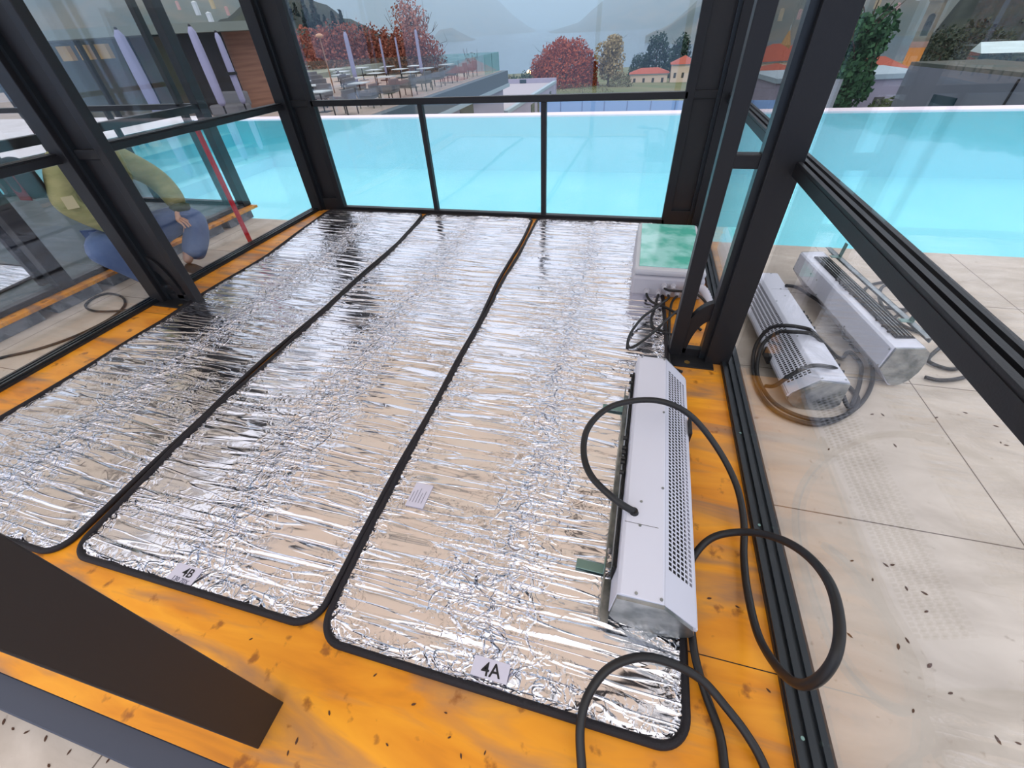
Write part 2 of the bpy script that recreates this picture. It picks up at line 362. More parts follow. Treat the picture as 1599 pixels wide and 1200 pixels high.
# ------------------------------------------------------------------ heating mats
def edge_fn(pts):
    def g(y):
        for (y0, x0), (y1, x1) in zip(pts, pts[1:]):
            if y <= y1: return x0 + (x1-x0)*max(0, (y-y0))/(y1-y0)
        return pts[-1][1]
    return g
def heating_mat(xl, xr, y0, y1, seed, flats, wav, rows=980, cols=66):
    root = empty('heating_mat', ((xl(2)+xr(2))/2, (y0+y1)/2, 0)); ox, oy = root.location.x, root.location.y
    rc = .085; rng = random.Random(seed)
    ys = []
    for i in range(rows+1):
        ys.append(y0 + (y1-y0)*i/rows)
    for dd in (.002, .004): ys += [y0+dd, y1-dd]
    ys = sorted(ys)
    def inset(y):
        dmin = min(y-y0, y1-y)
        return rc-math.sqrt(max(0, rc*rc-(rc-dmin)**2)) if dmin < rc else 0
    def wv(y, s): return wav*noise.noise(Vector((s*7.3+seed, y*1.6, 0)))
    ph = [rng.random() for _ in range(4)]
    vs = []; cr = []
    for y in ys:
        a = xl(y)+inset(y)+wv(y, 0); b_ = xr(y)-inset(y)+wv(y, 1); mid = (xl(y)+xr(y))/2+.03*noise.noise(Vector((seed, y*2, 3)))
        yb = .012*noise.noise(Vector((0, y, seed)))
        for j in range(cols+1):
            u = j/cols; x = a+(b_-a)*u
            side = 0 if x < mid else 1
            n1 = noise.noise(Vector((x*1.3+seed*3, y*1.3, side*5)))
            ty = (y+n1*.07+ph[side]*.08+(.02 if side else -.02)*(x-mid))/.078
            t = ty % 1; row = int(ty)
            c = 1-abs(2*t-1)**6; rs = .75+.5*math.sin(row*12.9898+side*4.1)
            amp = .0058*max(.15, rs+.8*noise.noise(Vector((x*3.5, row*3.1+side*7, seed))))
            h = amp*c + .0022*noise.noise(Vector((x*2.2+seed, y*9, 1)))
            dm = (x-mid)+.02*noise.noise(Vector((3, y*9, seed)))
            band = math.exp(-(dm/.05)**2)
            h += band*(.008*noise.noise(Vector((x*24, y*20, seed+9)))+.003)
            pk = noise.noise(Vector((x*7, y*50, seed+4)))
            h += math.exp(-((abs(dm)-.08)/.09)**2)*.0035*pk
            eb = max(0, 1-min(x-a, b_-x, y-y0, y1-y)/.10)
            h += eb*.005*noise.noise(Vector((x*26, y*26, seed+2)))
            cr.append(min(1, max(0, band*.95+eb*.75+max(0, .9*noise.noise(Vector((x*3.3, y*4.5, seed+6)))-.05)+.45*math.exp(-((abs(dm)-.1)/.08)**2))))
            for (fx0, fx1, fy0, fy1) in flats:
                dx = max(fx0-x, 0, x-fx1); dy = max(fy0-y, 0, y-fy1); dd = math.hypot(dx, dy)
                if dd < .03: h = h*(dd/.03)+.006*(1-dd/.03)
            e_ = min(1, min(x-a, b_-x, y-y0, y1-y)/.02+.3)
            vs.append((x-ox, y-oy, .009+max(-.005, h)*e_))
    n = cols+1
    fs = [(i*n+j, i*n+j+1, (i+1)*n+j+1, (i+1)*n+j) for i in range(len(ys)-1) for j in range(cols)]
    fo = MB().add(vs, fs).build('foil_sheet', FOIL, root, smooth=True)
    fo.data.attributes.new('crumple', 'FLOAT', 'POINT').data.foreach_set('value', cr)
    yo = [y0+rc*(1-math.cos(k*math.pi/20)) for k in range(11)]; yo = yo+[y0+rc+(y1-y0-2*rc)*k/70 for k in range(1, 70)]+[y1-(v-y0) for v in yo[::-1]]
    ol = [(xl(y)+inset(y)+wv(y, 0)-ox, y-oy, .011) for y in yo] + [(xr(y)-inset(y)+wv(y, 1)-ox, y-oy, .011) for y in yo[::-1]]
    P = MB().tube(ol, .0125, 8, closed=True).build('edge_binding', PIPING, root, smooth=True)
    return root
TAPE = mat('pale_grey_label', (205, 203, 220), .5); INK = mat('black_ink', (20, 20, 26), .6); INKF = mat('faded_ink', (96, 96, 116), .6)
m3 = heating_mat(edge_fn([(.2, -.80), (.6, -.835), (1.5, -.865), (4.3, -.895)]), edge_fn([(.2, .345), (2.6, .315), (4.3, .27)]), .275, 4.205, 3, [(-.29, -.167, .30, .358), (-.755, -.655, .79, .93)], .012)
tag(m3, 'foil heating mat with black binding and sticker 4A, partly under the air heater', 'heating mat', 'foil heating mats on the deck')
m2 = heating_mat(edge_fn([(.2, -1.965), (1.2, -2.04), (3.4, -2.06), (4.3, -2.15)]), edge_fn([(.2, -.835), (.6, -.86), (4.3, -.945)]), .30, 4.20, 5, [(-1.50, -1.376, .305, .37)], .02)
tag(m2, 'foil heating mat with black binding and sticker 4B, middle of the three', 'heating mat', 'foil heating mats on the deck')
m1 = heating_mat(edge_fn([(.2, -3.20), (.8, -3.205), (1.25, -3.18), (1.8, -3.175), (2.11, -3.21), (2.96, -3.20), (3.97, -3.33), (4.3, -3.36)]), edge_fn([(.2, -2.0), (1.2, -2.068), (3.4, -2.088), (4.3, -2.18)]), .28, 4.19, 8, [], .02)
tag(m1, 'silver foil heating mat with no sticker, leftmost beside the left glass wall', 'heating mat', 'foil heating mats on the deck')
def sticker(root, x0, x1, y0, y1, z=.0185):
    ox, oy = root.location.x, root.location.y
    return MB().box(x0-ox, x1-ox, y0-oy, y1-oy, z-.002, z).build('sticker', TAPE, root)
s = sticker(m3, -.285, -.170, .303, .356); text_mesh('4A', .052, 'lettering', INK, s, (-.225-m3.location.x, .326-m3.location.y, .0188), .06)
s = sticker(m2, -1.485, -1.37, .312, .372); text_mesh('4B', .044, 'lettering', INK, s, (-1.417-m2.location.x, .346-m2.location.y, .0188), .0)
text_mesh('130 70X', .022, 'lettering', INKF, s, (-1.425-m2.location.x, .318-m2.location.y, .0188), -.05)
s = sticker(m3, -.745, -.665, .80, .915)
ln = MB()
for i in range(5): ln.box(-.735+i*.013-m3.location.x, -.733+i*.013-m3.location.x, .82-m3.location.y, (.87+.01*(i % 3))-m3.location.y, .0185, .019)
ln.build('print_lines', INKF, s)

# ------------------------------------------------------------------ air heaters
def air_heater():
    """long axis local y 0..1.2 (0 = the near end), grille slope on +x; origin on the ground"""
    root = empty('air_heater')
    prof = [(-.125, .05), (-.115, .19), (-.105, .20), (.015, .20), (.025, .195), (.128, .10), (.135, .085)]
    low = [(.125, .045), (.09, .015), (.03, .002), (-.04, .004), (-.10, .022)]
    L0, L1 = 0, 1.2
    MB().prism_y(prof[:4]+[(.022, .197), (.022, .05)], L0, L1).build('casing', WHITE, root, bevel=.002)
    MB().prism_y([(.022, .05), (.022, .120), (.100, .0485), (.128, .07), (.125, .045), (.09, .015), (.03, .002), (-.04, .004), (-.10, .022), (-.125, .05)], L0+.004, L1-.004).build('underside_shell', GALV, root, smooth=False)
    MB().box(.10, .138, L0, L1, .07, .088).build('lower_flange', WHITE, root, bevel=.002)
    # slope: solid bands at both ends, perforated sheet between
    a = Vector((.022, 0, .197)); b_ = Vector((.133, 0, .094)); nrm = Vector((b_.z-a.z, 0, -(b_.x-a.x))).normalized()*-1
    def sl(t, y, d=0): p = a.lerp(b_, t)+nrm*d; return (p.x, y, p.z)
    e = MB()
    for (y0, y1) in ((0, .115), (1.13, 1.2)): e.add([sl(0, y0), sl(1, y0), sl(1, y1), sl(0, y1)], [(0, 1, 2, 3)])
    e.add([sl(0, .115), sl(.1, .115), sl(.1, 1.13), sl(0, 1.13)], [(0, 1, 2, 3)]).add([sl(.93, .115), sl(1, .115), sl(1, 1.13), sl(.93, 1.13)], [(0, 1, 2, 3)])
    e.add([sl(0, 0), sl(1, 0), (.1, 0, .06), (.022, 0, .06)], [(0, 1, 2, 3)]).add([sl(0, 1.2), sl(1, 1.2), (.1, 1.2, .06), (.022, 1.2, .06)], [(3, 2, 1, 0)])
    e.build('slope_panel', WHITE, root)
    g = MB(); nc, nr = 6, 62; t0, t1, yy0, yy1 = .1, .93, .115, 1.13
    for i in range(nr):
        for j in range(nc):
            ta, tb = t0+(t1-t0)*j/nc, t0+(t1-t0)*(j+1)/nc; ya, yb = yy0+(yy1-yy0)*i/nr, yy0+(yy1-yy0)*(i+1)/nr
            dt, dy = (tb-ta)*.17, (yb-ya)*.17
            o = [sl(ta, ya), sl(tb, ya), sl(tb, yb), sl(ta, yb)]; q = [sl(ta+dt, ya+dy), sl(tb-dt, ya+dy), sl(tb-dt, yb-dy), sl(ta+dt, yb-dy)]
            g.add(o+q, [(0, 1, 5, 4), (1, 2, 6, 5), (2, 3, 7, 6), (3, 0, 4, 7)])
    g.build('grille', WHITE, root)
    MB().add([sl(.05, .1, -.02), sl(.95, .1, -.02), sl(.95, 1.14, -.02), sl(.05, 1.14, -.02)], [(0, 1, 2, 3)]).build('filter', DARK, root)  # dark sheet standing in for the shaded hollow behind the grille
    for y, sg in ((-.012, -1), (1.2, 1)):
        pr = [(-.122, .05), (-.113, .188), (.022, .195), (.12, .10), (.13, .07), (.12, .045), (.085, .014), (.03, .0), (-.04, .002), (-.10, .02)]
        MB().prism_y(pr, y, y+.012).build('end_cap', GALV, root)
    # outlet slot on the flat side
    MB().box(-.128, -.12, .1, 1.12, .055, .15).build('outlet_slot', DARK, root)
    lv = MB()
    for z in (.07, .09, .11, .13): lv.obox((-.129, .61, z), (.008, 1.0, .003), (0, R(25), 0))
    lv.build('louvre', GALV, root)
    MB().box(-.152, -.147, -.02, 1.15, .0, .035).box(-.152, -.12, -.02, 1.15, .0, .004).build('mounting_rail', GALV, root)
    for y in (1.075, 1.02, .96, .655, .60, .575, .545, .525, .475):
        MB().cyl((-.128, y, .165), (-.143, y, .165), .009, n=10).build('rubber_foot', RUBBER, root)
    for y in (.15, .985):
        MB().box(-.25, -.15, y-.018, y+.018, .012, .017).box(-.155, -.150, y-.018, y+.018, .012, .075).build('bracket', ZINC, root, bevel=.002)
    for i, (x, y) in enumerate(((-.06, .335), (-.06, .24), (-.06, .012), (.012, .012), (.012, .41), (.012, .81), (.012, 1.19), (-.095, 1.19))):
        MB().cyl((x, y, .199), (x, y, .2025), .005, n=8).build('screw', GALV, root)
    MB().box(-.11, .0, .244, .2455, .1995, .2004).build('panel_seam', STEEL, root)
    MB().box(.136, .15, .80, .90, .05, .11).build('terminal_cap', RUBBER, root, bevel=.004)
    return root
h1 = air_heater(); h1.location = (.228, .562, .012); h1.rotation_euler = (0, 0, R(-1.2))
tag(h1, 'white air heater with perforated side lying on the foil mat and orange deck', 'air heater', 'white air heaters')
h2 = copy_tree(h1); h2.location = (.975, 3.11, TZ+.003); h2.rotation_euler = (0, 0, R(180+4.5))
tag(h2, 'white air heater wrapped in its black cable on the paving, nearest outside the right glass', 'air heater', 'white air heaters')
h3 = copy_tree(h1); h3.location = (1.46, 3.40, TZ+.14); h3.rotation_euler = (0, R(88), R(187.7))
tag(h3, 'white air heater turned on its back with louvred slot upwards, farther out on the paving', 'air heater', 'white air heaters')

# ------------------------------------------------------------------ cables
def cable(name, pts, r, label, cat='cable', k=8, group=None, m=None):
    o = MB().tube(spline(pts, k), r, 10).build(name, m or RUBBER, smooth=True); tag(o, label, cat, group); return o
C1 = [(0.150,0.850,0.215),(0.078,0.863,0.25),(-0.010,0.928,0.27),(-0.049,1.026,0.28),(-0.044,1.148,0.29),(0.028,1.265,0.30),(0.152,1.323,0.31),(0.265,1.334,0.30),(0.370,1.316,0.25),(0.481,1.244,0.16),(0.548,1.129,0.10),(0.567,1.001,0.06),(0.558,0.875,0.03),(0.552,0.748,0.03),(0.551,0.607,0.06),(0.554,0.502,0.14),(0.555,0.436,0.24),(0.563,0.425,0.33),(0.579,0.459,0.40),(0.598,0.531,0.42),(0.612,0.635,0.40),(0.609,0.747,0.33),(0.584,0.839,0.24),(0.526,0.897,0.15),(0.443,0.895,0.08),(0.385,0.832,0.03),(0.355,0.728,0.036),(0.362,0.613,0.034),(0.370,0.507,0.034),(0.397,0.425,0.015),(0.426,0.342,0.013),(0.431,0.270,0.013),(.43,.18,.013),(.36,.06,.02),(.22,-.02,.03),(.10,.06,.04),(0.070,0.173,0.05),(0.054,0.252,0.08),(0.067,0.323,0.10),(0.116,0.393,0.12),(0.202,0.441,0.12),(0.292,0.451,0.10),(0.376,0.439,0.07),(0.442,0.396,0.045),(0.493,0.350,0.03),(0.529,0.294,0.02),(.56,.18,.013),(.58,.02,.013)]
cb = cable('power_cable', C1, .0125, 'thick black cable looping from the indoor air heater over the orange deck', 'cable')
cb.data.transform(Matrix.Identity(4))
MB().cyl((.152, .849, .204), (.150, .850, .222), .018, .014).build('cable_gland', RUBBER, cb)

# ------------------------------------------------------------------ junction box at the right corner
jb = empty('junction_box', (.33, 3.22, 0))
MB().box(-.25, .23, -.44, .46, .0, .15).build('enclosure', BOXG, jb, bevel=.02)
MB().box(-.245, .225, -.435, .455, .152, .2).build('cover', mat('white_plastic_cover', (200, 202, 210), .4), jb, bevel=.018)
def film():
    m = mat('teal_film', (172, 236, 230), .2, 0, rgb2=(96, 198, 178), nscale=5, bump=.5, bscale=9, coat=.4, ramp=(.42, .6)); return m
MB().box(-.215, .2, -.385, .43, .198, .206).build('protective_film', film(), jb, bevel=.003)
for x, z in ((-.14, .045), (-.06, .045), (-.03, .095), (.03, .095), (.005, .045), (.065, .045), (.19, .045), (.12, .1)):
    g = MB().cyl((x, -.44, z), (x, -.47, z), .019, .019, 12).cyl((x, -.47, z), (x, -.49, z), .014, .010, 12).build('cable_gland', BOXG, jb, smooth=False)
tag(jb, 'white junction box with teal film lid in the right back corner', 'junction box')
cg = 'thin black leads from the junction box'
def lead(pts, lab, r=.0085): return cable('lead', pts, r, lab, 'cable', group=cg)
lead([(0.19,2.735,.045),(0.20,2.69,.04),(0.225,2.66,.028),(0.271,2.62,.028),(0.336,2.58,.028),(0.453,2.47,.02),(0.531,2.38,.012)], 'short black lead from the leftmost gland across to the right post')
lead([(0.27,2.735,.045),(0.26,2.68,.03),(0.25,2.58,.022),(0.229,2.467,.022),(0.240,2.349,.022),(0.291,2.309,.022),(0.370,2.30,.014),(0.488,2.42,.03),(.53,2.5,.012)], 'black lead making the small inner loop in front of the junction box')
lead([(0.335,2.735,.045),(0.33,2.66,.06),(0.25,2.52,.06),(0.173,2.408,.05),(0.110,2.252,.032),(0.093,2.126,.028),(0.117,2.088,.028),(0.189,2.161,.045),(0.282,2.314,.06),(0.387,2.512,.06),(0.47,2.62,.05),(.5,2.66,.012)], 'black lead making the largest loop over the foil beside the post')
lead([(0.30,2.735,.095),(0.33,2.71,.095),(0.401,2.70,.10),(0.500,2.70,.09),(0.561,2.64,.07),(0.594,2.57,.04),(0.580,2.48,.012)], 'black lead bending right from the upper gland to the orange deck')
lead([(0.395,2.735,.045),(0.36,2.66,.03),(0.345,2.5,.012),(0.34,2.35,.012),(.335,2.1,.012),(.345,1.97,.012),(.40,1.93,.012)], 'straight black lead running down beside the mat edge')
cd2 = MB()
cp = spline([(.50, 2.77, .10), (.55, 2.74, .10), (.585, 2.66, .06), (.59, 2.58, .03)], 10)
cd2.tube(cp, [.03 if i % 2 else .025 for i in range(len(cp))], 12)
tag(cd2.build('corrugated_conduit', mat('grey_conduit', (196, 196, 208), .5), smooth=True), 'grey corrugated conduit stub beside the junction box', 'conduit')

og = 'black cable coils around the outdoor heaters'
A1 = [(1.088,2.902,0.098),(1.178,2.960,0.06),(1.304,3.014,-0.02),(1.377,2.972,-0.05),(1.455,2.899,-0.09),(1.454,2.722,-0.10),(1.438,2.629,-0.10),(1.512,2.558,-0.105),(1.506,2.398,-0.105),(1.453,2.207,-0.105),(1.353,2.024,-0.105),(1.224,1.875,-0.10),(1.12,1.80,-.105),(1.023,1.775,-.105),(0.90,1.829,-.105),(0.84,1.955,-.105),(0.83,2.161,-.10),(0.86,2.36,-.06),(0.899,2.394,0.05),(0.960,2.374,0.10),(1.070,2.358,0.105),(1.11,2.319,0.10),(1.19,2.301,0.02),(1.253,2.274,-0.06),(1.30,2.18,-.105),(1.33,2.04,-.105),(1.25,1.90,-.09),(1.14,1.83,-.105),(1.0,1.81,-.095),(0.88,1.90,-.09),(.84,2.12,-.085),(.87,2.30,-.01),(.93,2.33,.075),(0.987,2.295,0.11),(1.09,2.29,0.11),(1.17,2.26,.06),(1.27,2.30,-.03),(1.36,2.40,-.10),(1.42,2.48,-.105),(1.44,2.36,-.10),(1.396,2.218,-.1),(1.322,2.053,-.095),(1.249,1.93,-.09),(1.2,1.98,-.02),(1.167,2.03,0.06),(1.080,2.0,0.105),(1.008,1.985,0.105),(.94,1.965,.06),(.88,1.95,-.02),(.86,2.0,-.07)]
cable('power_cable', A1, .011, 'black cable wrapped round the outdoor heater nearest the glass', 'cable', group=og)
B1 = [(1.57,2.62,-.0),(1.62,2.68,.0),(1.70,2.80,-0.02),(1.80,2.92,-0.09),(1.90,3.03,-0.10),(2.0,3.12,-.1),(2.08,3.22,-.105),(2.09,3.36,-.105),(2.062,3.47,-.105),(1.974,3.502,-.105),(1.85,3.434,-.105),(1.765,3.326,-.105),(1.735,3.233,-.105),(1.75,3.15,-.105),(1.80,3.09,-.1),(1.911,3.061,-.095),(2.02,3.13,-.09),(2.06,3.3,-.085),(1.99,3.41,-.085),(1.90,3.38,-.085),(1.83,3.25,-.085),(1.79,3.10,-.085),(1.80,2.98,-.095),(1.838,2.863,-.105),(1.914,2.785,-.105),(1.99,2.76,-.105),(2.051,2.70,-.105),(2.047,2.581,-.105),(1.981,2.455,-.105),(1.913,2.405,-.105),(1.849,2.428,-.105),(1.82,2.47,-.1),(1.875,2.54,-.085),(1.975,2.639,-.085),(2.10,2.70,-.1),(2.18,2.62,-.105),(2.122,2.48,-.105),(2.0,2.38,-.105),(1.896,2.313,-.105),(1.80,2.284,-.105),(1.74,2.30,-.105)]
cable('power_cable', B1, .011, 'black cable lying in loops on the paving beside the far outdoor heater', 'cable', group=og)
WT = [(1.485, 2.60), (1.60, 2.615)]
tag(MB().obox((1.50, 2.60, .038), (.11, .035, .006), (0, 0, .1)).build('mounting_strap', WHITE, bevel=.002), 'small white metal strap lying on the far outdoor heater', 'bracket')
LC = [(-4.35,1.0,-.11),(-4.28,1.20,-.11),(-4.217,1.312,-.11),(-4.063,1.443,-.11),(-3.954,1.616,-.11),(-3.914,1.821,-.11),(-3.938,1.977,-.11),(-4.03,2.12,-.11),(-4.2,2.22,-.11),(-4.38,2.24,-.11),(-4.43,2.15,-.11),(-4.36,2.03,-.108),(-4.20,1.97,-.105),(-4.02,1.98,-.10),(-3.86,2.06,-.108),(-3.74,2.2,-.11)]
cable('power_cable', LC, .009, 'thin black cable curling on the paving outside the left glass wall', 'cable')
LFV = [(-.009, 0), (-.004, .0035), (.003, .003), (.009, 0), (.003, -.003), (-.004, -.003)]
LM = mat('dry_leaf', (78, 48, 30), .8)
lf0 = None
DK = [(-0.575,0.232),(-0.426,0.194),(-0.661,0.114),(-0.326,0.199),(-0.460,0.092),(-0.295,0.150),(-0.250,0.121),(-0.188,0.144),(0.523,0.704),(0.577,0.481),(0.436,0.711),(-0.715,0.035),(-1.034,0.221),(-0.723,0.006)]
PV = [(1.009,1.041),(1.125,1.052),(1.149,1.058),(1.058,0.979),(1.216,0.967),(1.194,0.898),(1.093,0.780),(1.057,0.752),(1.156,0.646),(0.916,0.752),(1.229,0.551),(1.130,0.715),(1.162,0.971),(1.279,0.556),(1.029,0.569),(1.368,1.932),(1.418,1.939),(1.666,1.971),(1.820,2.039),(1.912,1.962),(1.972,2.086),(1.873,1.844),(1.888,1.829),(1.395,1.720),(1.087,1.628),(-1.691,-0.166),(-1.637,-0.161),(-1.449,-0.162),(-1.309,-0.145),(-1.558,-0.157),(-1.478,-0.201),(-1.742,-0.161)]
for lst, z, lab, gp in ((DK, .0, 'tiny dark leaf fragment on the orange deck', 'leaf fragments on the deck'), (PV, TZ, 'tiny dark leaf fragment on the pale paving', 'leaf fragments on the paving')):
    for (x, y) in lst:
        if lf0 is None:
            lf0 = MB().prism_z(LFV, 0, .0012).build('leaf_fragment', LM); o = lf0
        else: o = lf0.copy(); COL.objects.link(o)
        q = random.uniform(.6, 1.0) if z == 0 else random.uniform(.8, 1.4)
        o.location = (x, y, z+.0005); o.rotation_euler = (0, 0, random.uniform(0, 6.28)); o.scale = (q, q, 1)
        tag(o, lab, 'leaf', gp)

# ------------------------------------------------------------------ left side: red strip, aisle
tag(MB().box(-3.625, -3.60, 3.19, 3.225, TZ, .985).build('red_strip', mat('red_tape', (196, 24, 44), .5), bevel=.002), 'narrow upright red strip leaning outside the left glass wall', 'strip')
# neighbouring pavilion
npv = empty('glass_pavilion', (-8.7, 0, 0))
def nb(mb, name, m, **k): return mb.build(name, m, npv, **k)
W2 = 4.1
BOARD = paving_mat('grey_insulation_board', (52, 72, 80), (78, 94, 102), (24, 28, 36), .3, .1, 1.2)
nb(MB().box(0, W2+.02, -.06, 4.3, -.03, 0), 'deck_board', BOARD)
nb(MB().box(W2+.02, W2+.13, -.06, 4.3, -.03, -.004), 'edge_board', PLY)
bk = mat('concrete_block', (120, 126, 134), .8, rgb2=(86, 92, 100), nscale=9, ramp=(.45, .55))
for i in range(9): nb(MB().box(W2-.1, W2+.11, -.02+i*.48, .36+i*.48, TZ, -.031), 'support_block', bk, bevel=.004)
for x in (0, W2):
    for y in (.0, 2.12, 4.25):
        nb(MB().box(x-.05, x+.05, y-.06, y+.05, 0, H), 'post', STEEL, bevel=.004)
        xi = x+.26 if x == 0 else x-.26
        nb(MB().box(xi-.03, xi+.03, y-.03, y+.03, 0, H), 'post', STEEL, bevel=.004)
    q = MB().box(x-.04, x+.04, 0, 4.25, 0, .04); nb(q, 'sill', STEEL)
    nb(MB().box(x-.035, x+.035, 0, 4.25, .98, 1.045), 'rail', STEEL)
    nb(MB().box(x-.04, x+.04, 0, 4.25, H-.1, H), 'rail', STEEL)
    nb(MB().box(x-.004, x+.004, 0.05, 2.06, .04, H-.1), 'pane', PANE); nb(MB().box(x-.004, x+.004, 2.18, 4.2, .04, H-.1), 'pane', PANE)
nb(MB().box(0, W2, YB-.03, YB+.03, 0, .045), 'sill', STEEL); nb(MB().box(0, W2, YB-.03, YB+.03, 1.0, 1.05), 'rail', STEEL)
nb(MB().box(.3, W2-.3, YB-.004, YB+.004, .04, H-.1), 'pane', PANE)
for x in (W2/3, 2*W2/3): nb(MB().box(x-.024, x+.024, YB-.025, YB+.025, .04, 1.0), 'mullion', STEEL)
nb(MB().box(0, W2, 0, 4.25, H, H+.03), 'roof', ROOF)
tag(npv, 'neighbouring dark steel and glass pavilion beyond the aisle on the left', 'pavilion')
for src, dx, lab in ((m1, -3.05, 'silver foil mat lying in the neighbouring pavilion, nearest the aisle'),):
    c = copy_tree(src); c.location = (-5.62, 1.18, .001); c.scale = (1, .6, 1); c.rotation_euler = (0, 0, 0); tag(c, lab, 'heating mat', 'foil heating mats on the deck')

# ------------------------------------------------------------------ the crouching person
def skinned(name, J, E, m, parent, sub=2, root=0):
    me = bpy.data.meshes.new(name); me.from_pydata([j[:3] for j in J], E, []); me.materials.append(m)
    o = bpy.data.objects.new(name, me); COL.objects.link(o); o.parent = parent
    s_ = o.modifiers.new('skin', 'SKIN'); s_.use_smooth_shade = True
    for i, j in enumerate(J):
        v = me.skin_vertices[0].data[i]; r = j[3]; v.radius = (r, r) if not isinstance(r, tuple) else r; v.use_root = (i == root)
    if sub:
        ss = o.modifiers.new('sub', 'SUBSURF'); ss.levels = sub; ss.render_levels = sub
    return o
PX, PY = -4.28, 2.62
per = empty('person', (PX, PY, TZ))
SKIN = mat('skin', (205, 158, 134), .5)
J = [(0,0,.36,.13), (.03,0,.55,.13), (.06,0,.78,.14), (.10,0,1.02,.09), (.12,.01,1.13,.055), (.15,.03,1.20,.06),
     (.08,-.19,1.02,.06), (.16,-.36,.78,.045), (.32,-.24,.54,.032), (.36,-.21,.50,.028),
     (.08,.19,1.02,.06), (.16,.41,.74,.045), (.28,.36,.54,.032), (.31,.32,.50,.028),
     (.02,-.10,.34,.10), (.33,-.44,.50,.065), (.36,-.24,.10,.04),
     (.02,.10,.34,.10), (.33,.42,.46,.065), (.36,.10,.10,.04)]
E_ = [(0,1),(1,2),(2,3),(3,4),(4,5),(3,6),(6,7),(7,8),(8,9),(3,10),(10,11),(11,12),(12,13),(0,14),(14,15),(15,16),(0,17),(17,18),(18,19)]
for hx, hy, hz in ((.36, -.21, .50), (.27, .27, .50)):
    wi = 9 if hy < 0 else 13
    J.append((hx+.05, hy, hz-.035, (.038, .022))); pi_ = len(J)-1; E_.append((wi, pi_))
    for kf in range(4):
        a = (kf-1.5)*.021; Lf = (.058, .07, .066, .052)[kf]
        J.append((hx+.085, hy+a, hz-.055, .011)); J.append((hx+.085+Lf*.6, hy+a*1.2, hz-.075, .0095)); J.append((hx+.085+Lf*.9, hy+a*1.2, hz-.115, .008))
        q = len(J); E_ += [(pi_, q-3), (q-3, q-2), (q-2, q-1)]
    J.append((hx+.06, hy+.045, hz-.04, .012)); J.append((hx+.10, hy+.06, hz-.06, .01)); q = len(J); E_ += [(pi_, q-2), (q-2, q-1)]
body = skinned('body', J, E_, SKIN, per)
hd = MB(); hc = Vector((.20, .05, 1.31))
def headv(th, ph):
    d = Vector((math.cos(ph)*math.cos(th), math.cos(ph)*math.sin(th), math.sin(ph)))
    r = Vector((d.x*.095, d.y*.076, d.z*.118))
    if d.z < -.1: r.y *= 1+.25*d.z; r.x += .01*(-d.z)
    f_ = max(0, d.x)
    nose = math.exp(-((d.y/.16)**2+((d.z+.12)/.16)**2))*f_*.024
    eye = (math.exp(-(((d.y-.36)/.13)**2+((d.z-.1)/.1)**2))+math.exp(-(((d.y+.36)/.13)**2+((d.z-.1)/.1)**2)))*f_*-.009
    mouth = math.exp(-((d.y/.3)**2+((d.z+.48)/.07)**2))*f_*.006
    r.x += nose+eye+mouth; return hc+r
nn, mm = 28, 20
vs = [headv(2*math.pi*k_/nn, -math.pi/2+math.pi*i/mm) for i in range(mm+1) for k_ in range(nn)]
hd.add(vs, [(i*nn+k_, i*nn+(k_+1) % nn, (i+1)*nn+(k_+1) % nn, (i+1)*nn+k_) for i in range(mm) for k_ in range(nn)])
for sg in (-1, 1): hd.ball((hc.x, hc.y+sg*.078, hc.z), (.02, .009, .032), 10, 8)
hob = hd.build('head', SKIN, per, smooth=True)
MB().ball((hc.x+.083, hc.y+.03, hc.z+.012), .011).ball((hc.x+.083, hc.y-.03, hc.z+.012), .011).build('eyes', mat('dark_eye', (40, 28, 24), .3), hob, smooth=True)
HAIR = mat('dark_hair', (34, 26, 24), .6, bump=.6, bscale=120, stretch=(1, 1, .2))
hr = MB(); vs = []
for i in range(13):
    ph = math.pi/2-i/12*1.75
    for k_ in range(nn):
        th = 2*math.pi*k_/nn; fr = max(0, math.cos(th)); p2 = max(ph, ph+(fr*1.05)*(i/12)); d = Vector((math.cos(p2)*math.cos(th)*.107, math.cos(p2)*math.sin(th)*.09, math.sin(p2)*.13))
        vs.append(hc+d+Vector((-.012, 0, .006)))
hr.add(vs, [(i*nn+k_, (i+1)*nn+k_, (i+1)*nn+(k_+1) % nn, i*nn+(k_+1) % nn) for i in range(12) for k_ in range(nn)])
hh = hr.build('hair', HAIR, per, smooth=True); sm = hh.modifiers.new('solid', 'SOLIDIFY'); sm.thickness = .012
JK = mat('khaki_jacket', (150, 152, 104), .75, rgb2=(176, 170, 122), nscale=6, bump=.8, bscale=18, stretch=(1, 1, 3))
jk = [(0.02,0,.40,(.21,.19)), (.05,0,.58,(.21,.19)), (.07,0,.80,(.21,.18)), (.09,0,1.0,(.15,.13)), (.115,.0,1.10,.085),
      (.08,-.20,1.0,.10), (.13,-.30,.88,.092), (.17,-.38,.78,.088), (.26,-.30,.64,.075), (.33,-.24,.54,.058),
      (.08,.20,1.0,.102), (.12,.32,.87,.104), (.16,.42,.74,.102), (.24,.40,.61,.095), (.29,.37,.52,.08)]
skinned('jacket', jk, [(0,1),(1,2),(2,3),(3,4),(3,5),(5,6),(6,7),(7,8),(8,9),(3,10),(10,11),(11,12),(12,13),(13,14)], JK, per)
MB().obox((.28, -.395, .80), (.006, .07, .085), (0, R(-20), R(-38))).build('sleeve_patch', mat('cream_patch', (196, 186, 150), .7), per)
CUFF = mat('dark_green_cuff', (52, 70, 40), .8)
MB().cyl((.285, .375, .53), (.31, .355, .475), .082, .07, 16).build('cuff', CUFF, per, smooth=True)
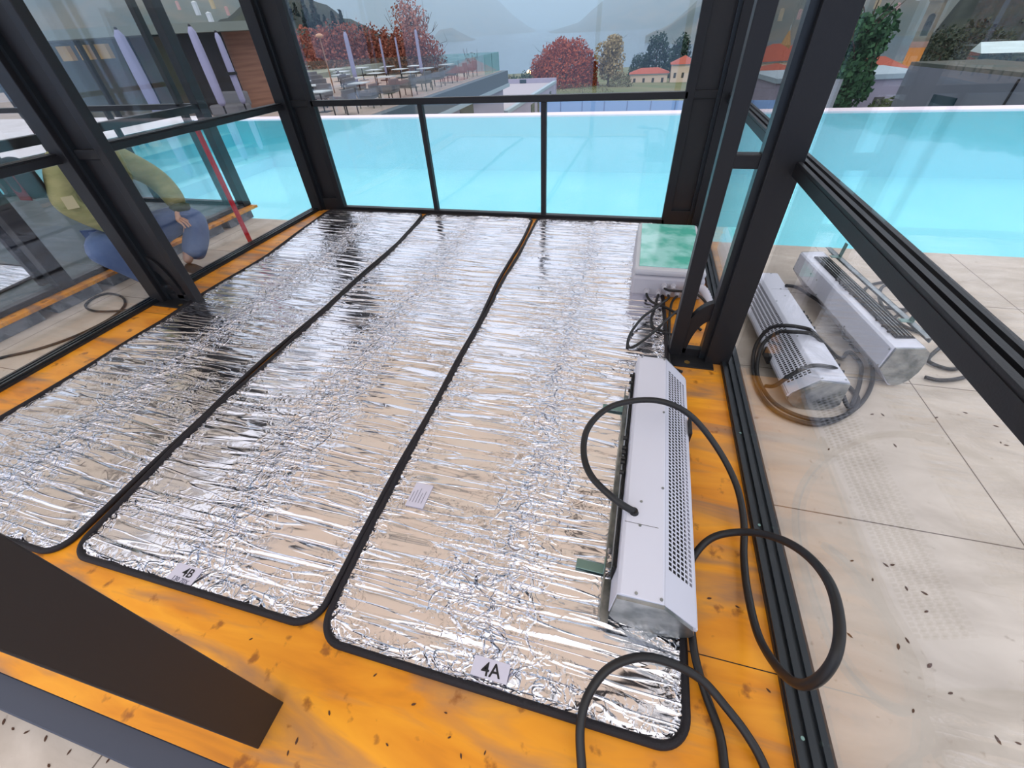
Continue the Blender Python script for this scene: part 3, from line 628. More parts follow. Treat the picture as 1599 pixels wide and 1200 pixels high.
MB().cyl((.33, -.24, .54), (.355, -.215, .505), .052, .046, 16).build('cuff', mat('black_cuff', (24, 24, 30), .8), per, smooth=True)
JE = mat('blue_jeans', (78, 100, 142), .8, rgb2=(104, 126, 166), nscale=5, bump=.7, bscale=14)
skinned('jeans', [(0,0,.36,(.20,.16)), (.03,-.15,.35,.15), (.19,-.33,.44,.135), (.34,-.46,.47,.12), (.36,-.35,.30,.10), (.36,-.25,.12,.08),
                  (.03,.15,.35,.15), (.19,.31,.42,.145), (.34,.45,.42,.135), (.37,.31,.27,.115), (.37,.16,.12,.09)],
        [(0,1),(1,2),(2,3),(3,4),(4,5),(0,6),(6,7),(7,8),(8,9),(9,10)], JE, per)
SH = mat('dark_trainer', (36, 34, 40), .6)
for y in (-.24, .11):
    skinned('shoe', [(.30, y, .055, (.045, .05)), (.38, y, .055, (.05, .052)), (.48, y-.01, .04, (.046, .036)), (.55, y-.015, .035, (.036, .03))], [(0,1),(1,2),(2,3)], SH, per, 2)
tag(per, 'person in khaki jacket and blue jeans crouching in the aisle outside the left glass', 'person')
bag = empty('shoulder_bag', (-4.24, 2.20, .70))
skinned('pouch', [(0, .0, .0, (.10, .08)), (0, -.02, .16, (.12, .10)), (.0, -.0, .30, (.09, .07))], [(0, 1), (1, 2)], mat('black_nylon', (24, 24, 32), .7), bag)
MB().box(-.06, .06, -.085, -.075, .02, .2).build('flap', mat('red_trim', (96, 20, 34), .7), bag, bevel=.004)
tag(bag, 'black shoulder bag at the side of the crouching person', 'bag')
# ------------------------------------------------------------------ beyond the pool: ground, lake, mountains
GR = mat('rough_grass', (92, 104, 62), .9, rgb2=(122, 116, 84), nscale=.08)
g_ = MB(); rows_, cols_ = 24, 40; vs = []
for i in range(rows_+1):
    D = 14 + (460-14)*(i/rows_)**1.6
    for j in range(cols_+1):
        az = -75+j*(120/cols_); z = -5.2-(D-14)*.0545
        if D < 20: z = -5.2
        p = pol(az, D); vs.append((p.x, p.y, z+1.2*noise.noise(Vector((p.x*.03, p.y*.03, 1)))*min(1, D/80)))
g_.add(vs, [(i*(cols_+1)+j, i*(cols_+1)+j+1, (i+1)*(cols_+1)+j+1, (i+1)*(cols_+1)+j) for i in range(rows_) for j in range(cols_)])
struct(g_.build('hillside_ground', GR, smooth=True))
def lake_mat():
    m = mat('lake_water', (70, 92, 112), .16, 0, bump=.12, bscale=.25, stretch=(1, 3, 1)); m.node_tree.nodes['Principled BSDF'].inputs['IOR'].default_value = 1.33; return m
struct(MB().add([(-7000, 150, -30), (7000, 150, -30), (7000, 9500, -30), (-7000, 9500, -30)], [(0, 1, 2, 3)]).build('lake', lake_mat()))
FOREST = mat('forest_slope', (50, 62, 44), .95, rgb2=(104, 88, 58), nscale=.012, ndetail=10, ramp=(.4, .66))
FOREST2 = mat('near_forest_slope', (20, 36, 36), .95, rgb2=(50, 58, 44), nscale=.05, ndetail=9, ramp=(.4, .68))
def ridge(name, pts, D, depth, m, rough=.05, z0=-32, n=90, rows=14, seed=0):
    a0, a1 = pts[0][0], pts[-1][0]; g = edge_fn(pts); vs = []
    for i in range(rows+1):
        t = i/rows
        for j in range(n+1):
            az = a0+(a1-a0)*j/n; el = g(az); top = zel(el, D); Dd = D-depth*(1-t)
            z = z0+(top-z0)*(t**.9); amp = (top-z0)*rough
            q = pol(az, Dd*(1+.02*noise.noise(Vector((az*.5, t*3, seed)))))
            z += amp*(noise.noise(Vector((az*.9+seed, t*3, seed)))+.5*noise.noise(Vector((az*3+seed, t*7, 2)))+.25*noise.noise(Vector((az*9, t*12, seed))))*min(1, t*3)
            vs.append((q.x, q.y, z))
    for j in range(n+1):
        az = a0+(a1-a0)*j/n; q = pol(az, D*1.35); vs.append((q.x, q.y, z0))
    R_ = rows+1; f_ = [(i*(n+1)+j, i*(n+1)+j+1, (i+1)*(n+1)+j+1, (i+1)*(n+1)+j) for i in range(R_) for j in range(n)]
    return struct(MB().add(vs, f_).build(name, m, smooth=True))
ridge('mountain_left_far', [(-75, 13), (-40, 9), (-30, 7), (-22, 4.6), (-17.5, 2.9), (-15.9, 2.1), (-14.6, 1.0), (-12.6, -.2), (-11.5, -.6)], 5200, 1500, FOREST, .03, seed=1)
ridge('mountain_right_far', [(-11.5, -.6), (-10, -.35), (-7.7, .1), (-6.4, 1.0), (-5.2, 1.7), (-2, 3.4), (3, 5.6), (20, 9), (45, 11)], 3600, 1100, FOREST, .03, seed=5)
ridge('mountain_left', [(-80, 12), (-60, 9), (-48, 7), (-40, 4.6), (-36, 2.6), (-33, 1.4), (-31, .3), (-29, -.8)], 1250, 500, FOREST, .05, seed=9)
ridge('mountain_right', [(-.6, -1.35), (.4, -.9), (1.4, -.5), (2.6, .3), (4.5, 1.9), (8, 4.6), (14, 7), (26, 9), (50, 10)], 1500, 650, FOREST, .05, seed=13)
ridge('headland', [(-23.5, -.7), (-22.3, .2), (-21, .3), (-20.2, -.1), (-19.2, -.55), (-18.6, -.8)], 2300, 200, FOREST, .02, seed=3, n=30)
ridge('near_slope_left', [(-80, -1), (-62, -.6), (-52, .2), (-44, 1.2), (-38, 3.6), (-35.5, 3.1), (-33.2, 2.6), (-31.5, 1.6), (-30, .9), (-26, -.6), (-22, -3.2)], 210, 110, FOREST2, .06, z0=-16, seed=21)
ridge('near_slope_right', [(22.8, -3.4), (24, .5), (26, 2.2), (29, 2.6), (34, 2.0), (50, 3)], 260, 130, FOREST2, .08, z0=-20, seed=25)
ridge('shore_point', [(-.8, -1.25), (0, -.95), (.8, -.9), (1.6, -.5), (3, .4), (6, 1.6)], 1050, 90, FOREST, .05, seed=31, n=30)

def leafy(name, label, x, y, z, h, wd, c1, c2, cat='tree', n=1700, shape='round', group=None, trunk=.22, leaf=.035, bare=0, seed=0):
    """trunk, limbs and a crown made of many small leaf clusters"""
    rng = random.Random(seed+int(x*13)+int(y*7)); root = empty(name, (x, y, z)); t = MB()
    t.tube([(0, 0, 0), (.02*h, 0, h*.3), (0, .01*h, h*.62), (.01*h, 0, h*.9)], [h*.022, h*.018, h*.010, h*.003], 7)
    tips = []
    for i in range(11):
        a = rng.uniform(0, 6.28); z0_ = h*rng.uniform(.25, .75); L_ = wd*.5*rng.uniform(.5, .95); up_ = h*rng.uniform(.08, .25)
        p = (math.cos(a)*L_, math.sin(a)*L_, min(h*.97, z0_+up_)); t.tube([(0, 0, z0_), (p[0]*.5, p[1]*.5, z0_+up_*.6), p], [h*.008, h*.005, h*.002], 5); tips.append(p)
        for k_ in range(3 if bare else 1):
            t.tube([p, (p[0]*1.1+rng.uniform(-1, 1)*wd*.1, p[1]*1.1+rng.uniform(-1, 1)*wd*.1, min(h, p[2]+h*rng.uniform(.05, .2)))], [h*.003, h*.001], 4)
    t.build('trunk', mat('bark', (84, 70, 60), .9) if 'bark' not in bpy.data.materials else bpy.data.materials['bark'], root)
    c = MB(); lobes = [(rng.uniform(-.28, .28)*wd, rng.uniform(-.28, .28)*wd, h*rng.uniform(trunk+.18, .84), wd*rng.uniform(.16, .3)) for _ in range(16)]
    s_ = h*leaf
    for i in range(n):
        if shape == 'cone':
            t_ = rng.random()**.7; zz = h*(trunk+(1-trunk)*(1-t_)); r = wd*.5*t_*rng.uniform(.55, 1.05); a = rng.uniform(0, 6.28); p = Vector((r*math.cos(a), r*math.sin(a), zz))
        elif shape == 'dome':
            d = Vector((rng.gauss(0, 1), rng.gauss(0, 1), abs(rng.gauss(0, 1)))).normalized(); q = rng.uniform(.7, 1.04)*(1+.16*noise.noise(d*3+Vector((seed, 0, 0))))
            p = Vector((d.x*wd*.5*q, d.y*wd*.5*q, h*(trunk+(1-trunk)*d.z*q)))
        else:
            l = rng.choice(lobes); d = Vector((rng.gauss(0, 1), rng.gauss(0, 1), rng.gauss(0, 1))).normalized()*l[3]*rng.uniform(.7, 1.05); p = Vector((l[0]+d.x, l[1]+d.y, min(h, max(h*trunk, l[2]+d.z*1.15))))
        u = Vector((rng.gauss(0, 1), rng.gauss(0, 1), rng.gauss(0, 1))).normalized(); v = u.orthogonal().normalized()*s_*rng.uniform(.6, 1.3); w_ = u.cross(v)*rng.uniform(.5, 1)
        c.add([p-v, p-w_, p+v, p+w_], [(0, 1, 2, 3)])
    key = 'leaves_%d_%d_%d' % c1
    m = bpy.data.materials.get(key) or mat(key, c1, .8, rgb2=c2, nscale=3.5/h*4, ramp=(.38, .62))
    c.build('crown', m, root); tag(root, label, cat, group); return root
RED1, RED2 = (150, 62, 36), (172, 88, 54)
# red tree in the middle, pale yellow one beside it
p = pol(-9.3, 150, -12.6); leafy('autumn_tree', 'broad rust-red autumn tree standing before the lake in the centre', p.x+.9, p.y, p.z, 10.8, 19.0, RED1, RED2, n=12000, shape='dome', trunk=.0, leaf=.028, seed=1)
p = pol(-11.2, 147, -12.6); leafy('autumn_tree', 'smaller rust-red tree at the left flank of the broad red one', p.x-2, p.y, p.z, 8.0, 6.0, RED1, (150, 80, 50), n=1800, shape='dome', trunk=.0, leaf=.028, seed=3)
p = pol(-4.25, 146, -12.4); leafy('yellowing_tree', 'thin yellow-green tree directly right of the broad red tree', p.x, p.y, p.z, 11.2, 7.6, (176, 158, 118), (146, 130, 92), n=4200, trunk=.12, leaf=.026, seed=2)
cg2 = 'dark evergreens before the villa'
for i, (az, D, h, w_, lb) in enumerate(((-1.1, 210, 9, 8, 'low dark evergreen nearest the yellowing tree'), (.55, 215, 14.6, 10.5, 'tallest dark evergreen left of the villa roof'), (2.9, 205, 14.0, 9, 'dark evergreen directly behind the villa roof'))):
    p = pol(az, D, -17.5); leafy('evergreen_tree', lb, p.x, p.y, p.z, h, w_, (30, 56, 48), (44, 74, 58), n=2200, shape='dome', trunk=.1, leaf=.03, group=cg2, seed=i)
p = pol(18.4, 41, -5.2); leafy('evergreen_tree', 'leafy green tree seen just right of the main right post', p.x, p.y, p.z, 7.8, 4.0, (32, 74, 48), (62, 108, 66), n=4500, trunk=.1, leaf=.022, seed=5)
# rust hedge-like trees behind the restaurant terrace
hg = 'rust coloured trees behind the terrace'
RT = [(-35.4, 62, 7.4, 8, 0), (-33.2, 64, 7.6, 8, 0), (-31.0, 66, 7.4, 8, 1), (-28.9, 66, 7.2, 8, 1), (-26.7, 66, 6.9, 8, 1), (-24.4, 66, 6.4, 7, 2)]
for i, (az, D, h, w_, q) in enumerate(RT):
    p = pol(az, D, -4.9); leafy('autumn_tree', ('leftmost rust tree behind the terrace, beside the lamp post', 'rust tree behind the tall closed parasol on the left of the back wall', 'rust tree just right of the tall closed parasol', 'rust tree behind the middle of the terrace tables', 'rust tree below the tall bare pinkish tree', 'rust tree nearest the glass balustrade corner')[i],
        p.x, p.y, p.z, h, w_, (126, 62, 44), (150, 88, 66), n=6000, shape='dome', trunk=.0, leaf=.02, group=hg, seed=i+10)
p = pol(-25.2, 78, -5.5); leafy('bare_tree', 'tall thin pinkish-brown tree rising behind the terrace', p.x, p.y, p.z, 11.6, 6.6, (158, 112, 100), (176, 120, 104), n=2400, trunk=.2, leaf=.014, bare=1, seed=33)
p = pol(-19.2, 44, -3.4); leafy('bare_tree', 'small bare tree seen through the glass balustrade corner', p.x, p.y, p.z, 3.8, 1.6, (92, 96, 90), (80, 84, 84), n=120, trunk=.3, leaf=.02, bare=1, seed=35)
fg = 'conifers on the left slope'
for i in range(10):
    az = -37.5+i*.8; D = 175+6*(i % 3); p = pol(az, D, zel((3.0, 2.9, 2.7, 2.5, 2.1, 1.8, 1.4, 1.0, .5, .2)[i], D)-9)
    leafy('conifer', 'dark conifer on the left skyline, %s' % ('hidden partly by the back left post', 'just right of the back left post', 'second clear of the back left post', 'above the lamp post', 'at the crest of the slope', 'where the slope starts to fall', 'halfway down the skyline', 'low on the skyline', 'above the tall parasol', 'last before the open lake')[i], p.x, p.y, p.z, 11+2*math.sin(i*2.1), 5, (24, 44, 42), (38, 60, 50), n=420, shape='cone', trunk=.05, leaf=.05, group=fg, seed=40+i)

# ------------------------------------------------------------------ buildings below the pool
LAV = mat('lavender_render', (168, 164, 184), .8, rgb2=(156, 152, 172), nscale=.4); LEDGE = mat('pale_ledge', (160, 180, 192), .6)
DTEAL = mat('dark_teal_glass', (38, 62, 70), .2); SLAB = mat('slate_slab', (84, 98, 108), .7); TERR = mat('terrace_tiles', (176, 158, 148), .8, rgb2=(160, 144, 136), nscale=1.2)
BX = -10.6
rest = empty('restaurant_building', (BX, 26, -5))
def rb(mb, name, m, par=None, **k):
    o = mb.build(name, m, par or rest, **k); o.matrix_parent_inverse = Matrix.Translation((-BX, -26, 5)) if par is None else o.matrix_parent_inverse; return o
rb(MB().box(-30, BX-.0, 13.2, 37.0, -5.6, -1.75), 'wall', LAV)
rb(MB().box(-30.5, BX+.35, 13.0, 37.4, -1.75, -.9), 'terrace_slab', SLAB)
rb(MB().box(BX+.3, BX+.42, 12.9, 37.5, -1.9, -1.68), 'ledge', LEDGE)
rb(MB().box(-30.3, BX-.1, 13.2, 37.2, -.9, -.885), 'terrace_floor', TERR)
rb(MB().box(BX-.02, BX+.04, 27.4, 29.8, -5.2, -1.98), 'door', DTEAL)
rb(MB().box(BX-.02, BX+.04, 17, 17.8, -3.0, -2.2), 'window', DTEAL)
tag(rest, 'lavender-walled restaurant block below the terrace, left of centre beyond the pool', 'building')
an = empty('annex_building', (BX, 50, -8))
def ab(mb, name, m): o = mb.build(name, m, an); o.matrix_parent_inverse = Matrix.Translation((-BX, -50, 8)); return o
ab(MB().box(-25, BX, 37.8, 60, -8.5, -3.7), 'wall', LAV); ab(MB().box(-25, BX+.05, 60, 60.4, -8, -3.25), 'parapet', LAV)
ab(MB().box(BX-.3, BX+.08, 37.8, 60.3, -3.75, -3.5), 'ledge', LEDGE); ab(MB().box(-25, BX-.3, 37.8, 60, -3.72, -3.68), 'flat_roof', mat('pale_roof', (176, 170, 178), .8))
for y, w_ in ((46.5, 1.5), (49.6, .6), (56.2, .8)): ab(MB().box(BX-.02, BX+.05, y, y+w_, -6.8, -4.2), 'window', DTEAL)
for x in (-15, -19): ab(MB().box(x, x+.8, 59.95, 60.02, -3.66, -3.3), 'vent_slot', DTEAL)
tag(an, 'low pale annex with flat roof between the restaurant block and the red tree', 'building')
# glass balustrade on the terrace and blue glass fence below the pool
def fence(name, pts, z0, z1, m, label, cat, post=STEEL, step=1.6):
    root = empty(name, pts[0]+(z0,)); ox, oy = pts[0]
    for (a, b_) in zip(pts, pts[1:]):
        L_ = math.hypot(b_[0]-a[0], b_[1]-a[1]); n = max(1, round(L_/step)); an_ = math.atan2(b_[1]-a[1], b_[0]-a[0])
        for i in range(n):
            t = (i+.5)/n; c = (a[0]+(b_[0]-a[0])*t-ox, a[1]+(b_[1]-a[1])*t-oy, (z1-z0)/2)
            MB().obox(c, (L_/n-.04, .02, z1-z0), (0, 0, an_)).build('panel', m, root)
            t = i/n; MB().obox((a[0]+(b_[0]-a[0])*t-ox, a[1]+(b_[1]-a[1])*t-oy, (z1-z0)/2), (.03, .05, z1-z0), (0, 0, an_)).build('post', post, root)
    tag(root, label, cat); return root
fence('glass_balustrade', [(BX-.2, 14), (BX-.2, 33.4)], -.885, .22, PANE, 'clear glass balustrade along the terrace edge behind the wicker armchairs', 'balustrade', post=PANE)
fence('glass_balustrade', [(BX-.2, 33.5), (BX-.2, 37), (-30, 37)], -.885, .22, GREENGLASS, 'greenish glass balustrade at the far corner of the restaurant terrace', 'balustrade', post=GREENGLASS)
BLUEG = mat('blue_frosted_glass', (142, 176, 220), .25)
fence('blue_glass_fence', [(-4.9, 23.5), (3.4, 22.6), (6.3, 22.3)], -2.9, -1.25, BLUEG, 'pale blue frosted glass fence just below the far pool edge', 'fence', post=mat('blue_post', (110, 140, 186), .5), step=1.05)

# furniture on the terrace
TOPM = mat('pale_table_top', (196, 204, 206), .35); WICK = mat('grey_wicker', (112, 112, 116), .8, bump=.5, bscale=60)
FT = -.885
def table():
    r = empty('terrace_table'); MB().box(-.4, .4, -.4, .4, .71, .745).build('table_top', TOPM, r)
    MB().cyl((0, 0, .02), (0, 0, .71), .03).build('leg', STEEL, r); MB().box(-.25, .25, -.25, .25, 0, .02).build('base', STEEL, r); return r
def chair():
    r = empty('wicker_armchair'); MB().box(-.36, .36, -.34, .34, .34, .46).build('seat', WICK, r, bevel=.03)
    MB().box(-.38, .38, .28, .38, .44, .86).build('backrest', WICK, r, bevel=.03)
    for s_ in (-1, 1): MB().box(s_*.36-.04, s_*.36+.04, -.34, .34, .44, .66).build('armrest', WICK, r, bevel=.02)
    for x in (-.33, .33):
        for y in (-.31, .33): MB().box(x-.02, x+.02, y-.02, y+.02, 0, .36).build('leg', STEEL, r)
    return r
t0 = table(); c0 = chair(); first = True
rowsn = ['nearest', 'second', 'third', 'fourth', 'fifth', 'sixth']; colsn = ['by the edge', 'one in from the edge', 'two in from the edge', 'three in from the edge', 'four in from the edge']
k_ = 0
for ci in range(5):
    for ri in range(6):
        x = -13.4-ci*2.15+.25*math.sin(ri*3+ci); y = 18.5+ri*2.9+.3*math.sin(ci*5+ri)
        if math.degrees(math.atan2(-x, y)) > 36.5: continue
        o = t0 if k_ == 0 else copy_tree(t0); k_ += 1
        o.location = (x, y, FT); o.rotation_euler = (0, 0, .08*math.sin(ri+ci))
        tag(o, 'pale square terrace table, %s row from the pool, %s' % (rowsn[ri], colsn[ci]), 'table', 'pale tables on the restaurant terrace')
k_ = 0
for i in range(9):
    o = c0 if k_ == 0 else copy_tree(c0); k_ += 1; o.location = (-11.75, 17.6+i*1.95, FT); o.rotation_euler = (0, 0, R(-88 if i % 2 else -96))
    tag(o, 'grey wicker armchair along the terrace edge, %s from the pool' % ('nearest', 'second', 'third', 'fourth', 'fifth', 'sixth', 'seventh', 'eighth', 'farthest')[i], 'chair', 'grey wicker armchairs on the terrace')
for i in range(7):
    o = copy_tree(c0); o.location = (-14.4-(i % 4)*2.1, 20.0+(i//4)*3.0+2.9*(i % 4)*.98, FT); o.rotation_euler = (0, 0, R(20*i))
    tag(o, 'grey wicker armchair among the terrace tables, %s' % ('close to the pool corner', 'front row second in', 'front row third in', 'front row innermost', 'second row near the edge', 'second row middle', 'second row innermost')[i], 'chair', 'grey wicker armchairs on the terrace')
CLOTH = mat('lilac_parasol_cloth', (146, 146, 174), .85, bump=.4, bscale=6, stretch=(6, 6, .6))
def parasol(x, y, z, h, rad, label):
    r = empty('closed_parasol', (x, y, z)); MB().cyl((0, 0, 0), (0, 0, h*.98), .035).build('pole', STEEL, r)
    MB().box(-.35, .35, -.35, .35, 0, .06).build('base', STEEL, r)
    q = MB(); n = 20; vs = []
    pr = [(.16, .5), (.2, .95), (.4, 1.0), (.6, .95), (.8, .86), (.95, .75), (1.0, .3)]; rad *= .62
    for (t, k2) in pr:
        for j in range(n): a = 2*math.pi*j/n; rr = rad*k2*(1+.14*math.cos(4*a+t*3)); vs.append((rr*math.cos(a), rr*math.sin(a), h*t))
    q.add(vs, [(i*n+j, i*n+(j+1) % n, (i+1)*n+(j+1) % n, (i+1)*n+j) for i in range(len(pr)-1) for j in range(n)]+[tuple(range((len(pr)-1)*n, len(pr)*n)), tuple(range(n))[::-1]])
    q.build('canopy', CLOTH, r, smooth=True); MB().ball((0, 0, h*1.01), .05).build('finial', STEEL, r)
    tag(r, label, 'parasol', 'closed parasols'); return r
for az, D, rad, hh_, lb in ((-31.9, 30, .20, 2.65, 'closed lilac parasol standing among the tables left of centre'), (-24.8, 34, .17, 2.6, 'closed lilac parasol nearest the balustrade'), (-45.3, 24, .26, 3.0, 'large closed lilac parasol in front of the dark slats'), (-43.4, 24.5, .2, 2.8, 'closed parasol tied with a dark band before the timber wall'), (-50.8, 22, .27, 2.95, 'leftmost closed lilac parasol'), (-28.6, 37, .12, 2.3, 'thin closed parasol behind the middle tables'), (-27.0, 38, .12, 2.3, 'thin closed parasol farthest back on the terrace')):
    p = pol(az, D, FT); o = parasol(p.x, p.y, p.z, hh_, rad, lb)
    if 'band' in lb: MB().cyl((0, 0, 1.45), (0, 0, 1.55), .2).build('band', DARK, o)
lp = empty('lamp_post', pol(-34.4, 31, FT)); MB().cyl((0, 0, 0), (0, 0, 2.5), .04, .03).build('pole', mat('bronze_pole', (150, 112, 88), .5), lp); MB().ball((0, 0, 2.55), (.2, .2, .1)).build('lamp_head', mat('bronze_lamp', (190, 142, 106), .5), lp, smooth=True)
tag(lp, 'slim bronze lamp post at the left of the terrace tables', 'lamp post')

# terrace in front of the left building and the building itself
tf = struct(MB().box(-60, -30.3, 4, 60, -1.6, -.9).build('upper_terrace', TERR))
tf2 = struct(MB().box(-30.31, -14.4, 12.3, 13.2, -1.6, -.9).build('terrace_step', TERR))
bl = empty('timber_pavilion', pol(-47, 30, -.885)); bx_, by_ = bl.location.x, bl.location.y
A = pol(-37.9, 28.5); Bp = pol(-46.8, 27.0); Cp = pol(-60, 31)
def wallseg(a, b_, z0, z1, th, name, m, off=0, par=None):
    d = (b_-a); L_ = d.length; an_ = math.atan2(d.y, d.x); c = (a+b_)/2; nrm = Vector((-d.y, d.x, 0)).normalized()*off; c = c+nrm
    o = MB().obox((c.x-bx_, c.y-by_, (z0+z1)/2+.9), (L_, th, z1-z0), (0, 0, an_)).build(name, m, par or bl); return o
WOOD = mat('cedar_boards', (160, 118, 96), .7, rgb2=(134, 96, 78), nscale=1.0, stretch=(.6, .6, 9)); SLAT = mat('dark_slats', (44, 38, 40), .8, rgb2=(26, 24, 28), nscale=3, stretch=(8, 8, .3))
D1 = A.lerp(Bp, .62)
wallseg(A, D1, -.9, 1.95, .2, 'timber_wall', WOOD)
wallseg(D1, Bp, -.9, 1.95, .2, 'slatted_screen', SLAT, off=.35)
for t in (0, .25, .5, .75, 1):
    q = Bp.lerp(Cp, t); MB().box(q.x-bx_-.08, q.x-bx_+.08, q.y-by_-.08, q.y-by_+.08, 0, 2.9).build('column', STEEL, bl)
OLV = mat('olive_curtain', (98, 98, 76), .9, rgb2=(112, 92, 80), nscale=.7, ramp=(.42, .58))
wallseg(Bp, Cp, -.9, 1.95, .1, 'rear_wall', OLV, off=-2.2)
am = mat('warm_lamp', (255, 206, 120), .6)
wallseg(A+Vector((1.0, -.8, 0)), Bp+Vector((-.3, -.9, 0)), 1.95, 2.25, 4.2, 'roof', mat('olive_roof', (116, 124, 116), .8), off=-1)
wallseg(Bp+Vector((.3, -.9, 0)), Cp+Vector((-2, -.9, 0)), 1.95, 2.25, 4.2, 'roof', bpy.data.materials['olive_roof'], off=-1)
for t in (.62, .72, .82): q = Bp.lerp(Cp, t)+Vector((1, 1.2, 0)); MB().box(q.x-bx_-.3, q.x-bx_+.3, q.y-by_-.1, q.y-by_+.1, 2.2, 2.7).build('pendant_lamp', am, bl)
tag(bl, 'long low timber pavilion with flat roof behind the left parasols', 'building')
ov = empty('grey_sofa', pol(-44.7, 25.6, -.9)); MB().box(-.8, .8, -.4, .4, 0, .42).build('seat', WICK, ov, bevel=.08); MB().box(-.8, .8, .3, .5, .3, .85).build('backrest', WICK, ov, bevel=.08)
tag(ov, 'grey outdoor sofa before the dark slatted screen', 'sofa')

# villa, roofs and houses of the town
TILE_R = mat('terracotta_tiles', (176, 92, 72), .85, rgb2=(150, 76, 62), nscale=2.5, stretch=(1, 1, 4)); CREAM = mat('cream_render', (214, 196, 176), .85); WSH = mat('dark_shutter', (70, 70, 66), .7)
def house(name, label, x, y, z, wx, wy, h, rh, rz, wall=CREAM, roof=TILE_R, wins=4, floors=1, group=None, flat=False):
    r = empty(name, (x, y, z), rz)
    MB().box(-wx/2, wx/2, -wy/2, wy/2, 0, h).build('wall', wall, r)
    o_ = .5
    if flat: MB().box(-wx/2-.2, wx/2+.2, -wy/2-.2, wy/2+.2, h, h+.3).build('roof', roof, r)
    else:
        rl = max(.1, wx/2-wy/2)
        MB().add([(-wx/2-o_, -wy/2-o_, h), (wx/2+o_, -wy/2-o_, h), (wx/2+o_, wy/2+o_, h), (-wx/2-o_, wy/2+o_, h), (-rl, 0, h+rh), (rl, 0, h+rh), (0, 0, h-.2)],
                 [(0, 1, 5, 4), (1, 2, 5), (2, 3, 4, 5), (3, 0, 4), (0, 6, 1), (1, 6, 2), (2, 6, 3), (3, 6, 0)]).build('roof', roof, r)
        MB().box(-wx/2-o_+.2, wx/2+o_-.2, -wy/2-.3, -wy/2, h-.25, h-.02).build('cornice', LEDGE, r)
    for f_ in range(floors):
        zc = h*(f_+.55)/floors
        for i in range(wins):
            xx = -wx/2+wx*(i+.5)/wins; MB().box(xx-.35, xx+.35, -wy/2-.04, -wy/2+.02, zc-.65, zc+.65).build('window', WSH, r)
    tag(r, label, 'house', group); return r
p = pol(.05, 168, -15.2); house('villa', 'long cream villa wing with red tiled roof right of the red tree', p.x, p.y, p.z, 11.2, 6, 2.9+1.0, 1.3, 0, wins=4)
p = pol(3.45, 168, -15.2); house('villa', 'taller cream villa block with red roof beside the back right post', p.x, p.y, p.z, 6.9, 7, 6.0, 1.9, 0, wins=3)
rg = 'houses seen between the right posts'
p = pol(12.1, 120, -11.5); house('town_house', 'white house with grey shutters between the two right posts', p.x, p.y, p.z, 6.5, 6, 4.0, .9, -.1, wall=mat('white_render', (200, 200, 204), .85), wins=3, group=rg)
p = pol(11.6, 150, -11.3); house('town_house', 'wide red tiled roof below the lakeside spire', p.x, p.y, p.z, 11, 9, 3.4, 3.2, .3, wins=3, group=rg)
p = pol(10.9, 70, -7.2); house('town_house', 'nearest brown tiled roof between the two right posts', p.x, p.y, p.z, 4.6, 5, 1.6, .9, .2, roof=mat('brown_tiles', (142, 96, 82), .85), wins=2, group=rg)
p = pol(13.3, 184, -12.5); house('town_house', 'orange roofed house at the edge of the main right post', p.x, p.y, p.z, 7, 6, 4.4, 1.8, -.3, wins=2, group=rg)
p = pol(12.4, 172, -10.2); sp = empty('church_spire', p); MB().cyl((0, 0, 0), (0, 0, 4.2), 1.5, 1.3, 8).build('drum', mat('ochre_stone', (176, 140, 96), .8), sp); MB().cyl((0, 0, 4.2), (0, 0, 7.4), 1.4, .15, 8).build('cone', bpy.data.materials['ochre_stone'], sp); MB().cyl((0, 0, 7.3), (0, 0, 8.6), .12).build('finial', LEDGE, sp)
tag(sp, 'small ochre spire above the red roofs between the right posts', 'spire')
# bell tower on the right
p = pol(22.6, 130, -9.5); bt = empty('bell_tower', p, R(-22)); STN = mat('tower_stone', (128, 118, 100), .85, rgb2=(110, 104, 90), nscale=1)
OCH = mat('orange_render', (214, 138, 52), .8); TWH = 14.0
MB().box(-1.25, 1.25, -1.25, 1.25, 0, 4.4).build('lower_stage', OCH, bt)
MB().box(-1.3, 1.3, -1.3, 1.3, 4.4, 5.3).build('string_course', mat('pink_course', (164, 132, 118), .8), bt)
b_ = MB(); b_.box(-1.25, -.55, -1.25, 1.25, 5.3, 11).box(.55, 1.25, -1.25, 1.25, 5.3, 11).box(-.55, .55, -1.25, 1.25, 5.3, 6.1).box(-.55, .55, -1.25, 1.25, 9.3, 11).box(-.55, .55, .9, 1.25, 6.1, 9.3)
b_.build('belfry', STN, bt)
ar = [(-.55, 8.7)]+[(-.55*math.cos(math.pi*i/12), 8.7+.6*math.sin(math.pi*i/12)) for i in range(1, 12)]+[(.55, 8.7), (.55, 9.35), (-.55, 9.35)]
MB().prism_y(ar, -1.25, -1.0).build('arch_head', STN, bt); MB().box(-1.5, 1.5, -1.5, 1.5, 11, 11.5).build('cornice', STN, bt)
MB().add([(-1.4, -1.4, 11.5), (1.4, -1.4, 11.5), (1.4, 1.4, 11.5), (-1.4, 1.4, 11.5), (0, 0, TWH)], [(0, 1, 4), (1, 2, 4), (2, 3, 4), (3, 0, 4), (3, 2, 1, 0)]).build('roof', TILE_R, bt)
MB().tube([(0, 0, 7.6), (0, 0, 8.2)], [.42, .18], 12).build('bell', DARK, bt)
tag(bt, 'bell tower with arched opening above an orange lower stage', 'tower')
